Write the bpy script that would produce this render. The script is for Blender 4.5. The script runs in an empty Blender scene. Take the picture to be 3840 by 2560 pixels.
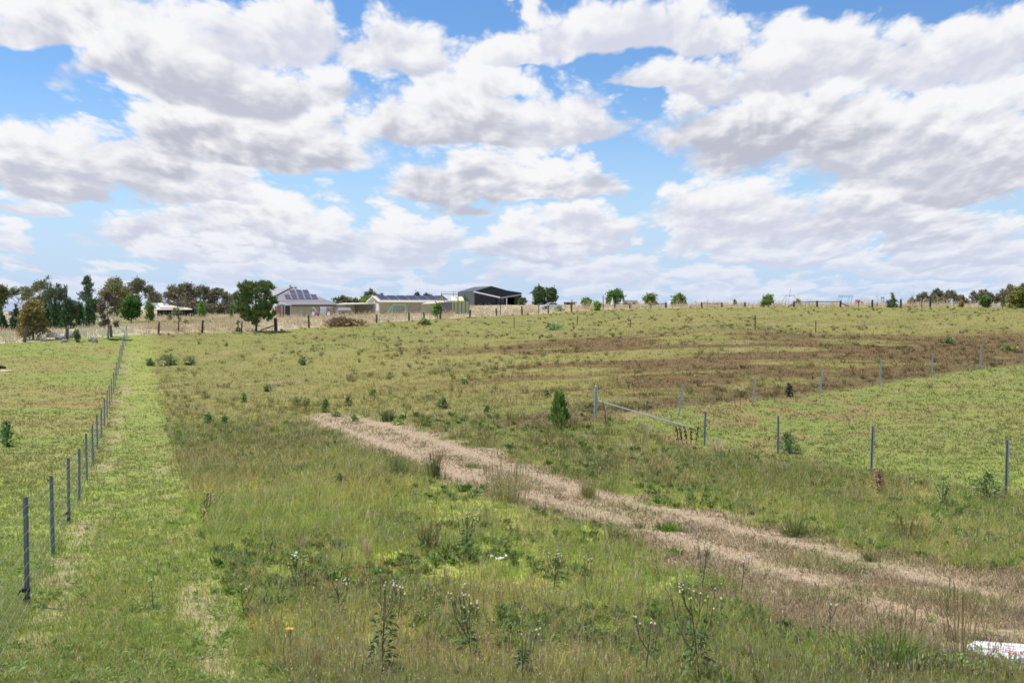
import bpy, bmesh, math, random
import numpy as np
from mathutils import Vector, Matrix

R = math.radians
rng = np.random.default_rng(11)
random.seed(5)
scene = bpy.context.scene
col = scene.collection
EYE = 1.7                       # camera height above the ground it stands on
F = 3840.0                      # focal length in photo pixels (36 mm on a 36 mm sensor)
PITCH = R(1.94)

# ------------------------------------------------------------------ naming helpers
def tag(o, label=None, cat=None, group=None, kind=None):
    if label: o['label'] = label
    if cat: o['category'] = cat
    if group: o['group'] = group
    if kind: o['kind'] = kind
    return o

def thing(name, label, cat, loc=(0, 0, 0), rz=0.0, group=None):
    o = bpy.data.objects.new(name, None)
    o.empty_display_size = 0.3
    col.objects.link(o)
    o.location = loc
    o.rotation_euler = (0, 0, rz)
    return tag(o, label, cat, group)

# ------------------------------------------------------------------ mesh builder
class MB:
    def __init__(s): s.v = []; s.f = []
    def quad(s, a, b, c, d):
        n = len(s.v); s.v += [tuple(a), tuple(b), tuple(c), tuple(d)]; s.f.append((n, n+1, n+2, n+3)); return s
    def tri(s, a, b, c):
        n = len(s.v); s.v += [tuple(a), tuple(b), tuple(c)]; s.f.append((n, n+1, n+2)); return s
    def hexa(s, p):                       # 8 corners: bottom ring 0-3, top ring 4-7
        n = len(s.v); s.v += [tuple(q) for q in p]
        for f in ((3,2,1,0),(4,5,6,7),(0,1,5,4),(1,2,6,5),(2,3,7,6),(3,0,4,7)): s.f.append(tuple(n+i for i in f))
        return s
    def box(s, x0, x1, y0, y1, z0, z1):
        return s.hexa([(x0,y0,z0),(x1,y0,z0),(x1,y1,z0),(x0,y1,z0),(x0,y0,z1),(x1,y0,z1),(x1,y1,z1),(x0,y1,z1)])
    def slab(s, a, b, c, d, t):           # a quad given thickness t along its normal (outwards)
        a, b, c, d = (Vector(q) for q in (a, b, c, d))
        nn = (b-a).cross(d-a).normalized()*t
        return s.hexa([a-nn, b-nn, c-nn, d-nn, a, b, c, d])
    def tube(s, pts, rad, n=6, cap=True):
        pts = [Vector(p) for p in pts]
        if not hasattr(rad, '__len__'): rad = [rad]*len(pts)
        base = len(s.v)
        for i, p in enumerate(pts):
            d = (pts[min(i+1, len(pts)-1)]-pts[max(i-1, 0)]).normalized()
            up = Vector((0, 0, 1)) if abs(d.z) < .9 else Vector((1, 0, 0))
            u = d.cross(up).normalized(); w = d.cross(u)
            for k in range(n):
                a = 2*math.pi*k/n
                s.v.append(tuple(p+(u*math.cos(a)+w*math.sin(a))*rad[i]))
        for i in range(len(pts)-1):
            for k in range(n):
                k2 = (k+1) % n
                s.f.append((base+i*n+k, base+i*n+k2, base+(i+1)*n+k2, base+(i+1)*n+k))
        if cap:
            s.f.append(tuple(base+k for k in reversed(range(n))))
            s.f.append(tuple(base+(len(pts)-1)*n+k for k in range(n)))
        return s
    def blob(s, c, r, seg=10, rings=7, rough=.0, flat=None):
        base = len(s.v); rx, ry, rz = r if hasattr(r, '__len__') else (r, r, r)
        ph = [random.uniform(0, 6.28) for _ in range(6)]
        for i in range(rings+1):
            th = math.pi*i/rings
            for k in range(seg):
                a = 2*math.pi*k/seg
                q = 1+rough*(math.sin(3*a+ph[0]+2*th)+math.sin(5*th+ph[1]+a)*.7+math.sin(7*a+ph[2])*.4*math.sin(th))
                x, y, z = math.sin(th)*math.cos(a)*q, math.sin(th)*math.sin(a)*q, math.cos(th)*q
                z = z*rz
                if flat is not None: z = max(z, -flat)
                s.v.append((c[0]+x*rx, c[1]+y*ry, c[2]+z))
        for i in range(rings):
            for k in range(seg):
                k2 = (k+1) % seg
                s.f.append((base+i*seg+k, base+(i+1)*seg+k, base+(i+1)*seg+k2, base+i*seg+k2))
        return s
    def build(s, name, mat, parent=None, smooth=False):
        me = bpy.data.meshes.new(name)
        me.from_pydata(s.v, [], s.f)
        me.materials.append(mat)
        if smooth: me.shade_smooth()
        me.update()
        o = bpy.data.objects.new(name, me)
        col.objects.link(o)
        if parent: o.parent = parent
        return o

def np_mesh(name, verts, loops, starts, mat, colors=None, parent=None):
    me = bpy.data.meshes.new(name)
    me.vertices.add(len(verts)); me.vertices.foreach_set('co', np.ascontiguousarray(verts, np.float32).ravel())
    me.loops.add(len(loops)); me.loops.foreach_set('vertex_index', np.ascontiguousarray(loops, np.int32))
    me.polygons.add(len(starts)); me.polygons.foreach_set('loop_start', np.ascontiguousarray(starts, np.int32))
    if colors is not None:
        at = me.attributes.new('tint', 'FLOAT_COLOR', 'POINT')
        c4 = np.ones((len(verts), 4), np.float32); c4[:, :3] = colors
        at.data.foreach_set('color', c4.ravel())
    me.materials.append(mat)
    me.update(calc_edges=True)
    o = bpy.data.objects.new(name, me); col.objects.link(o)
    if parent: o.parent = parent
    return o

# ------------------------------------------------------------------ numpy noise
_perm = np.random.default_rng(3).random((256, 256))
def vnoise(x, y):
    xi = np.floor(x).astype(int); yi = np.floor(y).astype(int)
    fx = x-xi; fy = y-yi
    fx = fx*fx*(3-2*fx); fy = fy*fy*(3-2*fy)
    a = _perm[xi & 255, yi & 255]; b = _perm[(xi+1) & 255, yi & 255]
    c = _perm[xi & 255, (yi+1) & 255]; d = _perm[(xi+1) & 255, (yi+1) & 255]
    return (a*(1-fx)+b*fx)*(1-fy)+(c*(1-fx)+d*fx)*fy
def fbm(x, y, o=4):
    s = 0; a = .5; t = 0
    for i in range(o):
        s = s+a*vnoise(x+17.3*i, y-9.1*i); t += a; a *= .5; x = x*2.03; y = y*2.03
    return s/t
def sstep(a, b, x):
    t = np.clip((x-a)/(b-a), 0, 1); return t*t*(3-2*t)

# ------------------------------------------------------------------ camera geometry
def ray(px, py):
    """direction through a photo pixel, scaled so that its y component is 1"""
    a = (px-1920.0)/F; b = (1280.0-py)/F
    c, s = math.cos(PITCH), math.sin(PITCH)
    y = c+b*s; z = -s+b*c
    return a/y, z/y

# ------------------------------------------------------------------ terrain
_ctl = []
def cp(px, py, d):
    u, w = ray(px, py); _ctl.append((u*d, d, EYE+w*d))
for x in (-14, 0, 14):
    for y, h in ((-10, .1), (-2, 0.0), (1.5, -.1)): _ctl.append((x, y, h))
for px in (-900, 0, 960, 1920, 2900, 3840, 4700): cp(px, 2560, 8.0)
LF = [(88,2273,11.05),(182,2087,15.0),(247,1966,18.98),(290,1880,22.95),(316,1800,26.9),(340,1740,30.9),(360,1685,34.8),
      (376,1639,38.8),(388,1600,42.75),(396,1562,46.7),(407,1530,50.7),(416,1501,54.6),(423,1475,58.6),(430,1450,62.5),
      (435,1425,66.5),(440,1401,70.4),(447,1379,74.4),(452,1358,78.3),(458,1335,82.3),(463,1312,86.2),(468,1290,90.2),(473,1270,94.0)]
for p in LF[::2]: cp(*p)
for p in ((2235,1566,38.7),(2636,1688,33.3),(2918,1722,30.2),(3265,1783,27.1),(3770,1862,23.6),
          (2560,1560,39),(2830,1520,43),(3082,1483,47),(3305,1448,50.5),(3495,1418,53.5),(3678,1382,58),(3845,1365,62),
          (2832,1237,98),(1928,1231,121),(3059,1247,105),(1400,1700,29),(1300,1585,41),(2000,1800,24),(2500,2000,17.5),(3300,2150,13.8),
          (90,1283,87),(250,1272,90.6),(415,1262,94.5),(593,1252,99.3),(757,1248,104),(905,1245,108.7),(1034,1243,113),(1158,1228,118),
          (1288,1222,123),(1412,1210,128.6),(1533,1203,134.5),(1650,1196,140.7),(1762,1190,147),(1862,1184,153.5),(1958,1180,160),(2056,1175,167.6),(2143,1169,174.6),
          (2305,1157,190),(2497,1155,186),(2706,1152,182),(2977,1151,176),(3271,1152,170),(3490,1151,166),(3840,1156,160),(4600,1150,150),
          (250,1235,108),(20,1240,108),(500,1208,128),(700,1198,150),(640,1190,200),(1150,1192,185),(1390,1180,178),(1600,1178,172),
          (1840,1144,250),(2060,1160,205),(2320,1146,235),(2600,1151,215),(3200,1149,200),(3700,1152,190),(-600,1290,85),(-600,1200,160)): cp(*p)
for x, y, h in ((-120,350,-1.5),(0,350,1.3),(120,350,-1.),(-250,500,-2),(0,520,-2),(300,500,-3),(-120,250,.2),(150,250,.6),(70,45,-1.9),(80,90,.3),(45,20,-2.4),(-60,30,-3.2),(-70,70,-2.4)): _ctl.append((x, y, h))
_C = np.array(_ctl, float)
def _warp(x, y):               # compress far distances so the spline stays smooth there
    s = 1/np.maximum(20, y+20)
    return np.stack([x*s*6.0, np.log(np.maximum(1, y+20))*3.5], -1)
def _tps():
    P = _warp(_C[:, 0], _C[:, 1]); n = len(P)
    d2 = ((P[:, None]-P[None])**2).sum(-1)
    K = d2*np.log(d2+1e-9)*.5+np.eye(n)*.012
    A = np.zeros((n+3, n+3)); A[:n, :n] = K; A[:n, n] = 1; A[:n, n+1:] = P; A[n, :n] = 1; A[n+1:, :n] = P.T
    b = np.zeros(n+3); b[:n] = _C[:, 2]
    return P, np.linalg.solve(A, b)
_P, _W = _tps()
def G(x, y):
    """ground height"""
    x = np.atleast_1d(np.asarray(x, float)); y = np.atleast_1d(np.asarray(y, float))
    out = np.empty(len(x))
    for i in range(0, len(x), 60000):
        xs, ys = x[i:i+60000], y[i:i+60000]
        q = _warp(xs, ys)
        d2 = ((q[:, None]-_P[None])**2).sum(-1)
        z = (d2*np.log(d2+1e-9)*.5)@_W[:len(_P)]+_W[-3]+q@_W[-2:]
        lim = np.abs(xs)/(ys+60)
        far = np.clip(np.maximum(sstep(380, 620, ys), sstep(.75, 1.2, lim)), 0, 1)
        out[i:i+60000] = np.clip(z, -6, 4)*(1-far)-2.0*far
    return out+(fbm(x*.7, y*.7, 3)-.5)*.10
def g1(x, y): return float(G([x], [y])[0])
def pick(px, py):
    """where the ray through a photo pixel meets the ground"""
    u, w = ray(px, py)
    ds = np.geomspace(5, 420, 1500)
    z = G(u*ds, ds); r = EYE+w*ds
    k = np.nonzero(r <= z)[0]
    d = ds[k[0]] if len(k) else 200.0
    return u*d, d, float(z[k[0]]) if len(k) else g1(u*d, d)
def at(px, d):
    """ground point under photo column px at distance d"""
    u, _ = ray(px, 1150); x = u*d
    return (x, d, g1(x, d))
# ------------------------------------------------------------------ materials
def newmat(name):
    m = bpy.data.materials.new(name); m.use_nodes = True
    nt = m.node_tree; nt.nodes.clear()
    out = nt.nodes.new('ShaderNodeOutputMaterial')
    return m, nt, out
def node(nt, t, **kw):
    n = nt.nodes.new(t)
    for k, v in kw.items(): setattr(n, k, v)
    return n
def plain(name, c, rough=.6, metal=0.0, spec=.4, var=.18, scale=6.0, bump=0.0, c2=None, bscale=None):
    """principled surface with noise mottling between c and c2"""
    m, nt, out = newmat(name)
    b = node(nt, 'ShaderNodeBsdfPrincipled'); nt.links.new(b.outputs[0], out.inputs[0])
    b.inputs['Roughness'].default_value = rough; b.inputs['Metallic'].default_value = metal
    b.inputs['Specular IOR Level'].default_value = spec
    tc = node(nt, 'ShaderNodeTexCoord')
    no = node(nt, 'ShaderNodeTexNoise'); no.inputs['Scale'].default_value = scale; no.inputs['Detail'].default_value = 5
    nt.links.new(tc.outputs['Object'], no.inputs['Vector'])
    mr = node(nt, 'ShaderNodeMapRange'); mr.inputs[1].default_value = .3; mr.inputs[2].default_value = .7
    nt.links.new(no.outputs[0], mr.inputs[0])
    mx = node(nt, 'ShaderNodeMix', data_type='RGBA')
    nt.links.new(mr.outputs[0], mx.inputs[0])
    a = [min(1, q*(1+var)) for q in c]; d = c2 or [q*(1-var) for q in c]
    mx.inputs[6].default_value = (*d, 1); mx.inputs[7].default_value = (*a, 1)
    nt.links.new(mx.outputs[2], b.inputs['Base Color'])
    if bump:
        bp = node(nt, 'ShaderNodeBump'); bp.inputs['Strength'].default_value = bump; bp.inputs['Distance'].default_value = .02
        if bscale:
            n2 = node(nt, 'ShaderNodeTexNoise'); n2.inputs['Scale'].default_value = bscale
            nt.links.new(tc.outputs['Object'], n2.inputs['Vector']); nt.links.new(n2.outputs[0], bp.inputs['Height'])
        else: nt.links.new(no.outputs[0], bp.inputs['Height'])
        nt.links.new(bp.outputs[0], b.inputs['Normal'])
    return m
def ribbed(name, c, rough=.45, pitch=8.0, axis=0):
    """corrugated sheet: a wave bump across the sheet"""
    m = plain(name, c, rough, var=.08, scale=.8)
    nt = m.node_tree; b = [n for n in nt.nodes if n.type == 'BSDF_PRINCIPLED'][0]
    tc = node(nt, 'ShaderNodeTexCoord'); w = node(nt, 'ShaderNodeTexWave', wave_type='BANDS', bands_direction='XYZ'[axis])
    w.inputs['Scale'].default_value = pitch
    nt.links.new(tc.outputs['Object'], w.inputs['Vector'])
    bp = node(nt, 'ShaderNodeBump'); bp.inputs['Strength'].default_value = .5; bp.inputs['Distance'].default_value = .03
    nt.links.new(w.outputs[1], bp.inputs['Height']); nt.links.new(bp.outputs[0], b.inputs['Normal'])
    return m
def leafy(name, trans=.3, rough=.75, spec=.12):
    """thin plant tissue: its colour comes from the mesh's tint attribute"""
    m, nt, out = newmat(name)
    at_ = node(nt, 'ShaderNodeAttribute', attribute_name='tint')
    b = node(nt, 'ShaderNodeBsdfPrincipled'); b.inputs['Roughness'].default_value = rough; b.inputs['Specular IOR Level'].default_value = spec
    t = node(nt, 'ShaderNodeBsdfTranslucent'); ms = node(nt, 'ShaderNodeMixShader'); ms.inputs[0].default_value = trans
    nt.links.new(at_.outputs[0], b.inputs['Base Color']); nt.links.new(at_.outputs[0], t.inputs[0])
    nt.links.new(b.outputs[0], ms.inputs[1]); nt.links.new(t.outputs[0], ms.inputs[2]); nt.links.new(ms.outputs[0], out.inputs[0])
    return m

M = dict(
    grass=leafy('grass_blade', .48), leaf=leafy('leaf', .25, .5), needle=leafy('needle', .15, .6), dry=leafy('dry_blade', .36, .75, .15),
    galv=plain('galvanised_steel', (.46, .48, .50), .42, .55, .5, .12, 14),
    steel=plain('weathered_steel', (.24, .25, .275), .55, .3, .5, .2, 20),
    rust=plain('dark_rusty_steel', (.06, .045, .04), .75, .2, .3, .25, 20),
    blackrub=plain('black_plastic', (.02, .02, .022), .5),
    wire=plain('fence_wire', (.42, .43, .44), .4, .7),
    timber=plain('weathered_timber', (.19, .15, .12), .85, 0, .2, .35, 5, .5),
    timber_dark=plain('dark_timber', (.10, .08, .065), .85, 0, .2, .35, 5, .5),
    bark=plain('bark', (.13, .10, .075), .9, 0, .15, .35, 7, .6),
    barkpale=plain('pale_bark', (.34, .29, .24), .85, 0, .2, .3, 6, .4),
    cream=ribbed('cream_sheet_wall', (.50, .43, .30), .5, 3.2),
    creamlit=plain('cream_trim', (.72, .66, .54), .5, var=.06),
    beige=ribbed('beige_wall', (.46, .42, .30), .55, 2.5),
    roofgrey=ribbed('grey_sheet_roof', (.23, .215, .225), .55, 3.0),
    rooflit=ribbed('lit_grey_lilac_roof', (.34, .325, .35), .5, 3.0),  # grey roof sheet lightened: stronger light on the side slope put into colour
    paleroof=ribbed('pale_sheet_roof', (.58, .52, .40), .5, 3.0),
    blueroof=ribbed('blue_grey_roof', (.30, .34, .42), .45, 3.0),
    charcoal=ribbed('charcoal_sheet', (.035, .04, .045), .55, 2.6),
    charside=ribbed('lit_charcoal_sheet', (.07, .08, .083), .55, 2.6),  # barn sheet made paler: light on its side wall put into the colour
    white=plain('white_paint', (.78, .78, .77), .45, var=.05),
    whitecloth=plain('white_cloth', (.8, .8, .84), .8, var=.05),
    dark=plain('dark_interior', (.03, .028, .03), .8),
    glass=plain('window_glass', (.05, .06, .075), .12, 0, .6, .1),
    red=plain('faded_red_paint', (.45, .14, .11), .55), mint=plain('mint_green_paint', (.18, .5, .33), .5),
    pv=plain('solar_cells', (.045, .042, .085), .45, 0, .4, .12, 3), pvframe=plain('panel_frame', (.5, .5, .52), .4, .6),
    net=plain('yellow_green_net', (.52, .52, .30), .75, var=.12, scale=12), netdark=plain('green_frame_paint', (.11, .16, .12), .6),
    yellow=plain('yellow_panel', (.72, .66, .38), .6, var=.06),
    brick=plain('salmon_brick', (.45, .28, .22), .85, var=.2, scale=9),
    rock=plain('granite', (.27, .245, .225), .9, 0, .2, .3, 4, .8),
    sand=plain('pale_sand', (.62, .5, .34), .95, var=.12, scale=3, bump=.4),
    signwhite=plain('white_sign_board', (.86, .86, .86), .35, var=.03), signred=plain('red_lettering', (.62, .06, .07), .4, var=.05),
    signblue=plain('blue_sign_band', (.05, .22, .62), .35, var=.05), tyre=plain('tyre_rubber', (.03, .03, .03), .8),
    carwhite=plain('white_car_paint', (.72, .74, .76), .25, 0, .5, .03), signgrey=plain('grey_board_edge', (.45, .45, .5), .5),
    stem=plain('plant_stem', (.12, .12, .05), .7, var=.3, scale=30), stembrown=plain('brown_plant_stem', (.14, .09, .055), .8, var=.3, scale=30),
    bud=plain('seed_fluff', (.75, .68, .45), .8, var=.15, scale=40), budwhite=plain('white_seed_fluff', (.85, .83, .76), .85, var=.08),
    litter=plain('white_litter', (.82, .84, .86), .6, var=.05), seedbrown=plain('rust_brown_seeds', (.16, .065, .035), .85, var=.3, scale=30),
    petal=plain('yellow_petals', (.8, .5, .03), .6, var=.1))
# ------------------------------------------------------------------ sky, sun, camera
SUN_AZ = R(-74); SUN_EL = R(66)          # sun high on the left, a little beyond the field
w = bpy.data.worlds.new('World'); scene.world = w; w.use_nodes = True
def build_sky():
    nt = w.node_tree; nt.nodes.clear(); L = nt.links.new
    N = lambda t, **k: node(nt, t, **k)
    def math_(op, a, b=None, c=None, clamp=False):
        n = N('ShaderNodeMath', operation=op); n.use_clamp = clamp
        for i, q in enumerate((a, b, c)):
            if q is None: continue
            if isinstance(q, (int, float)): n.inputs[i].default_value = q
            else: L(q, n.inputs[i])
        return n.outputs[0]
    def ramp(x, a, b, lo=0.0, hi=1.0, smooth=True):
        n = N('ShaderNodeMapRange', interpolation_type='SMOOTHSTEP' if smooth else 'LINEAR')
        L(x, n.inputs[0])
        for i, q in enumerate((a, b, lo, hi)): n.inputs[i+1].default_value = q
        return n.outputs[0]
    def mixc(f, a, b):
        n = N('ShaderNodeMix', data_type='RGBA')
        for i, q in ((0, f), (6, a), (7, b)):
            if isinstance(q, (int, float)): n.inputs[i].default_value = q
            elif isinstance(q, tuple): n.inputs[i].default_value = (*q, 1)
            else: L(q, n.inputs[i])
        return n.outputs[2]
    tc = N('ShaderNodeTexCoord'); sp = N('ShaderNodeSeparateXYZ'); L(tc.outputs['Generated'], sp.inputs[0])
    x, y, z = sp.outputs
    az = math_('ARCTAN2', x, y)
    el = math_('ARCSINE', math_('MAXIMUM', math_('MINIMUM', z, 1.0), -1.0))
    A = math_('MULTIPLY', az, 3.84); E = math_('MULTIPLY', el, 3.84)
    # cloud-layer coordinates: clouds get smaller and flatter towards the horizon
    Ep = math_('ADD', math_('MAXIMUM', E, 0.0), .27)
    qx = math_('DIVIDE', A, math_('POWER', Ep, .40)); qy = math_('MULTIPLY', math_('LOGARITHM', Ep, 2.718), 1.55)
    q = N('ShaderNodeCombineXYZ'); L(math_('ADD', qx, SEED), q.inputs[0]); L(qy, q.inputs[1]); q.inputs[2].default_value = 0
    ae = N('ShaderNodeCombineXYZ'); L(A, ae.inputs[0]); L(E, ae.inputs[1])
    # slow wobble of the big shapes so that no outline is an ellipse
    wob = N('ShaderNodeTexNoise', noise_dimensions='2D'); wob.inputs['Scale'].default_value = 2.3; wob.inputs['Detail'].default_value = 4; L(q.outputs[0], wob.inputs['Vector'])
    wv = N('ShaderNodeVectorMath', operation='SUBTRACT'); L(wob.outputs[1], wv.inputs[0]); wv.inputs[1].default_value = (.5, .5, .5)
    wm = N('ShaderNodeVectorMath', operation='MULTIPLY_ADD'); L(wv.outputs[0], wm.inputs[0]); wm.inputs[1].default_value = (.30, .26, 0); L(ae.outputs[0], wm.inputs[2])
    def pos(px, py):
        u, wz = ray(px, py); a = math.atan(u); e = math.atan(wz*math.cos(a)); return a*3.84, e*3.84
    def blobs(lst, vec):
        acc = None
        for px, py, rx, ry, wt in lst:
            a, e = pos(px, py)
            mp = N('ShaderNodeMapping', vector_type='TEXTURE')
            mp.inputs['Location'].default_value = (a, e, 0); mp.inputs['Scale'].default_value = (rx/1000*1.5, ry/1000*1.5, 1)
            L(vec, mp.inputs[0])
            g = N('ShaderNodeTexGradient', gradient_type='QUADRATIC_SPHERE'); L(mp.outputs[0], g.inputs[0])
            acc = math_('MULTIPLY', g.outputs[1], wt) if acc is None else math_('MULTIPLY_ADD', g.outputs[1], wt, acc)
        return acc
    def off(vec, dx, dy):
        n = N('ShaderNodeVectorMath', operation='ADD'); L(vec, n.inputs[0]); n.inputs[1].default_value = (dx, dy, 0); return n.outputs[0]
    def field(vec, det, sc=1.0):
        n = N('ShaderNodeTexNoise', noise_dimensions='2D'); n.inputs['Scale'].default_value = 1.7*sc; n.inputs['Detail'].default_value = det; n.inputs['Roughness'].default_value = .58
        L(vec, n.inputs['Vector'])
        v = N('ShaderNodeTexVoronoi', feature='SMOOTH_F1', voronoi_dimensions='2D'); v.inputs['Scale'].default_value = 5.2*sc; v.inputs['Smoothness'].default_value = .35
        v.inputs['Detail'].default_value = min(det, 3.0); v.inputs['Roughness'].default_value = .55; v.inputs['Lacunarity'].default_value = 2.3
        # warp the cells a little so the lumps do not line up
        wv2 = N('ShaderNodeVectorMath', operation='MULTIPLY_ADD'); L(n.outputs[1], wv2.inputs[0]); wv2.inputs[1].default_value = (.22, .22, 0); L(vec, wv2.inputs[2])
        L(wv2.outputs[0], v.inputs['Vector'])
        return math_('MULTIPLY_ADD', v.outputs[0], -.62, math_('MULTIPLY_ADD', n.outputs[0], .95, -.205))
    # billow noise shared by all clouds, and the same noise a step towards the sun
    b0 = field(q.outputs[0], 5); b1 = field(off(q.outputs[0], -.035, .075), 2.6); bs = field(q.outputs[0], 2.6)
    lit = math_('SUBTRACT', math_('MULTIPLY_ADD', b0, .3, math_('MULTIPLY', bs, .7)), b1)
    soft = N('ShaderNodeTexNoise', noise_dimensions='2D'); soft.inputs['Scale'].default_value = 2.1; soft.inputs['Detail'].default_value = 3; L(off(q.outputs[0], 3.1, .12), soft.inputs['Vector'])
    # one cumulus: rounded lumpy top, flatter shaded base
    gt = bpy.data.node_groups.new('cumulus', 'ShaderNodeTree')
    for nm, ty in (('Under', 'NodeSocketColor'), ('Pos', 'NodeSocketVector'), ('Loc', 'NodeSocketVector'), ('Size', 'NodeSocketVector'), ('Billow', 'NodeSocketFloat'), ('Lit', 'NodeSocketFloat'), ('Soft', 'NodeSocketFloat'), ('Grey', 'NodeSocketFloat')):
        gt.interface.new_socket(nm, in_out='INPUT', socket_type=ty)
    gt.interface.new_socket('Sky', in_out='OUTPUT', socket_type='NodeSocketColor')
    nt2 = gt; L2_ = gt.links.new
    gi = gt.nodes.new('NodeGroupInput'); go = gt.nodes.new('NodeGroupOutput')
    def m2(op, a, b_=None, c=None, clamp=False):
        n = gt.nodes.new('ShaderNodeMath'); n.operation = op; n.use_clamp = clamp
        for i, q_ in enumerate((a, b_, c)):
            if q_ is None: continue
            if isinstance(q_, (int, float)): n.inputs[i].default_value = q_
            else: L2_(q_, n.inputs[i])
        return n.outputs[0]
    def r2(x_, a, b_, lo=0., hi=1., smooth=True):
        n = gt.nodes.new('ShaderNodeMapRange'); n.interpolation_type = 'SMOOTHSTEP' if smooth else 'LINEAR'; L2_(x_, n.inputs[0])
        for i, q_ in enumerate((a, b_, lo, hi)): n.inputs[i+1].default_value = q_
        return n.outputs[0]
    sb = gt.nodes.new('ShaderNodeVectorMath'); sb.operation = 'SUBTRACT'; sq = gt.nodes.new('ShaderNodeVectorMath'); sq.operation = 'MULTIPLY_ADD'; L2_(gi.outputs['Under'], sq.inputs[0]); sq.inputs[1].default_value = (1e-8,)*3; L2_(gi.outputs['Pos'], sq.inputs[2]); L2_(sq.outputs[0], sb.inputs[0]); L2_(gi.outputs['Loc'], sb.inputs[1])
    dv = gt.nodes.new('ShaderNodeVectorMath'); dv.operation = 'DIVIDE'; L2_(sb.outputs[0], dv.inputs[0]); L2_(gi.outputs['Size'], dv.inputs[1])
    sx = gt.nodes.new('ShaderNodeSeparateXYZ'); L2_(dv.outputs[0], sx.inputs[0])
    v_ = m2('MAXIMUM', sx.outputs[1], m2('MULTIPLY', sx.outputs[1], -4.2))
    rr = m2('SQRT', m2('ADD', m2('POWER', m2('ABSOLUTE', sx.outputs[0]), 2.4), m2('MULTIPLY', v_, v_)))
    amp = r2(sx.outputs[1], -.15, .45, .45, 1.0)
    d_ = m2('ADD', m2('SUBTRACT', 1.33, rr), m2('MULTIPLY', gi.outputs['Billow'], amp))
    al = r2(d_, -.03, .44)
    tn = m2('MULTIPLY_ADD', sx.outputs[1], .85, m2('MULTIPLY_ADD', gi.outputs['Lit'], .85, m2('MULTIPLY_ADD', gi.outputs['Soft'], .75, -.14)))
    tn = m2('ADD', tn, r2(d_, .6, .0, 0., .28))
    tn = r2(tn, -.05, .85, 0., 1.)
    mc = gt.nodes.new('ShaderNodeMix'); mc.data_type = 'RGBA'; L2_(tn, mc.inputs[0]); mc.inputs[7].default_value = (1.0, 1.0, 1.02, 1)
    gcol = gt.nodes.new('ShaderNodeCombineXYZ'); L2_(gi.outputs['Grey'], gcol.inputs[0]); L2_(m2('MULTIPLY', gi.outputs['Grey'], 1.03), gcol.inputs[1]); L2_(m2('MULTIPLY', gi.outputs['Grey'], 1.20), gcol.inputs[2])
    L2_(gcol.outputs[0], mc.inputs[6])
    scl = gt.nodes.new('ShaderNodeVectorMath'); scl.operation = 'SCALE'; L2_(mc.outputs[2], scl.inputs[0]); scl.inputs['Scale'].default_value = CLOUDV/STR
    mo = gt.nodes.new('ShaderNodeMix'); mo.data_type = 'RGBA'; L2_(al, mo.inputs[0]); L2_(gi.outputs['Under'], mo.inputs[6]); L2_(scl.outputs[0], mo.inputs[7]); L2_(mo.outputs[2], go.inputs['Sky'])
    # background: scattered cloud from the same noise (whole sky), thinned where the photo is blue
    gaps = blobs(GAPS, wm.outputs[0])
    dens = math_('ADD', math_('ADD', b0, ramp(math_('ABSOLUTE', A), 1.9, 2.6, 0., .10)), gaps)
    alpha = math_('MULTIPLY', ramp(math_('ADD', dens, ramp(E, .34, .04, 0., .26)), -.10, .14), ramp(E, -.03, .02))
    tone = ramp(math_('MULTIPLY_ADD', lit, 1.6, math_('MULTIPLY_ADD', soft.outputs[0], 1.0, .08)), .10, .85)
    hz = ramp(E, .0, .50)
    cl_ = mixc(tone, (.66, .68, .76), (.97, .97, 1.0))
    cl_ = mixc(math_('MULTIPLY_ADD', hz, -.40, .40), cl_, (.66, .77, .94))
    cg = N('ShaderNodeVectorMath', operation='SCALE'); L(cl_, cg.inputs[0]); cg.inputs['Scale'].default_value = CLOUDV/STR
    sky = N('ShaderNodeTexSky', sky_type='NISHITA'); sky.sun_disc = False
    sky.sun_elevation = SUN_EL; sky.sun_rotation = SUN_AZ
    sky.altitude = 400; sky.air_density = 1.0; sky.dust_density = .1; sky.ozone_density = 3.0
    hs = N('ShaderNodeHueSaturation'); hs.inputs['Saturation'].default_value = 1.22; hs.inputs['Value'].default_value = 1.12; L(sky.outputs[0], hs.inputs['Color'])
    gain = N('ShaderNodeVectorMath', operation='MULTIPLY'); L(hs.outputs[0], gain.inputs[0]); gain.inputs[1].default_value = SKYGAIN
    veil = math_('MULTIPLY', ramp(E, .85, -.02), .9)
    veilc = N('ShaderNodeVectorMath', operation='SCALE'); veilc.inputs[0].default_value = (.50, .72, .97); veilc.inputs['Scale'].default_value = CLOUDV/STR
    base = mixc(veil, gain.outputs[0], veilc.outputs[0])
    final = mixc(alpha, base, cg.outputs[0])
    bg_ = math_('MULTIPLY_ADD', gaps, .75, math_('ADD', b0, .02))
    for px, pb, rx, hh, gy in CUMULI:
        a_, e_ = pos(px, pb); rx *= .62 if pb > 1040 else 1
        g = N('ShaderNodeGroup'); g.node_tree = gt
        L(final, g.inputs['Under']); L(wm.outputs[0], g.inputs['Pos']); L(bg_, g.inputs['Billow']); L(lit, g.inputs['Lit']); L(soft.outputs[0], g.inputs['Soft'])
        g.inputs['Loc'].default_value = (a_, e_, 0); g.inputs['Size'].default_value = (rx/1000*1.02, hh/1000*.92, 1); g.inputs['Grey'].default_value = gy+.05
        final = g.outputs[0]
    lowc = N('ShaderNodeVectorMath', operation='SCALE'); lowc.inputs[0].default_value = (.58, .70, .93); lowc.inputs['Scale'].default_value = CLOUDV/STR
    final = mixc(math_('MULTIPLY', ramp(E, .40, -.02), .52), final, lowc.outputs[0])
    bg = N('ShaderNodeBackground'); bg.inputs[1].default_value = STR; L(final, bg.inputs[0])
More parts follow.
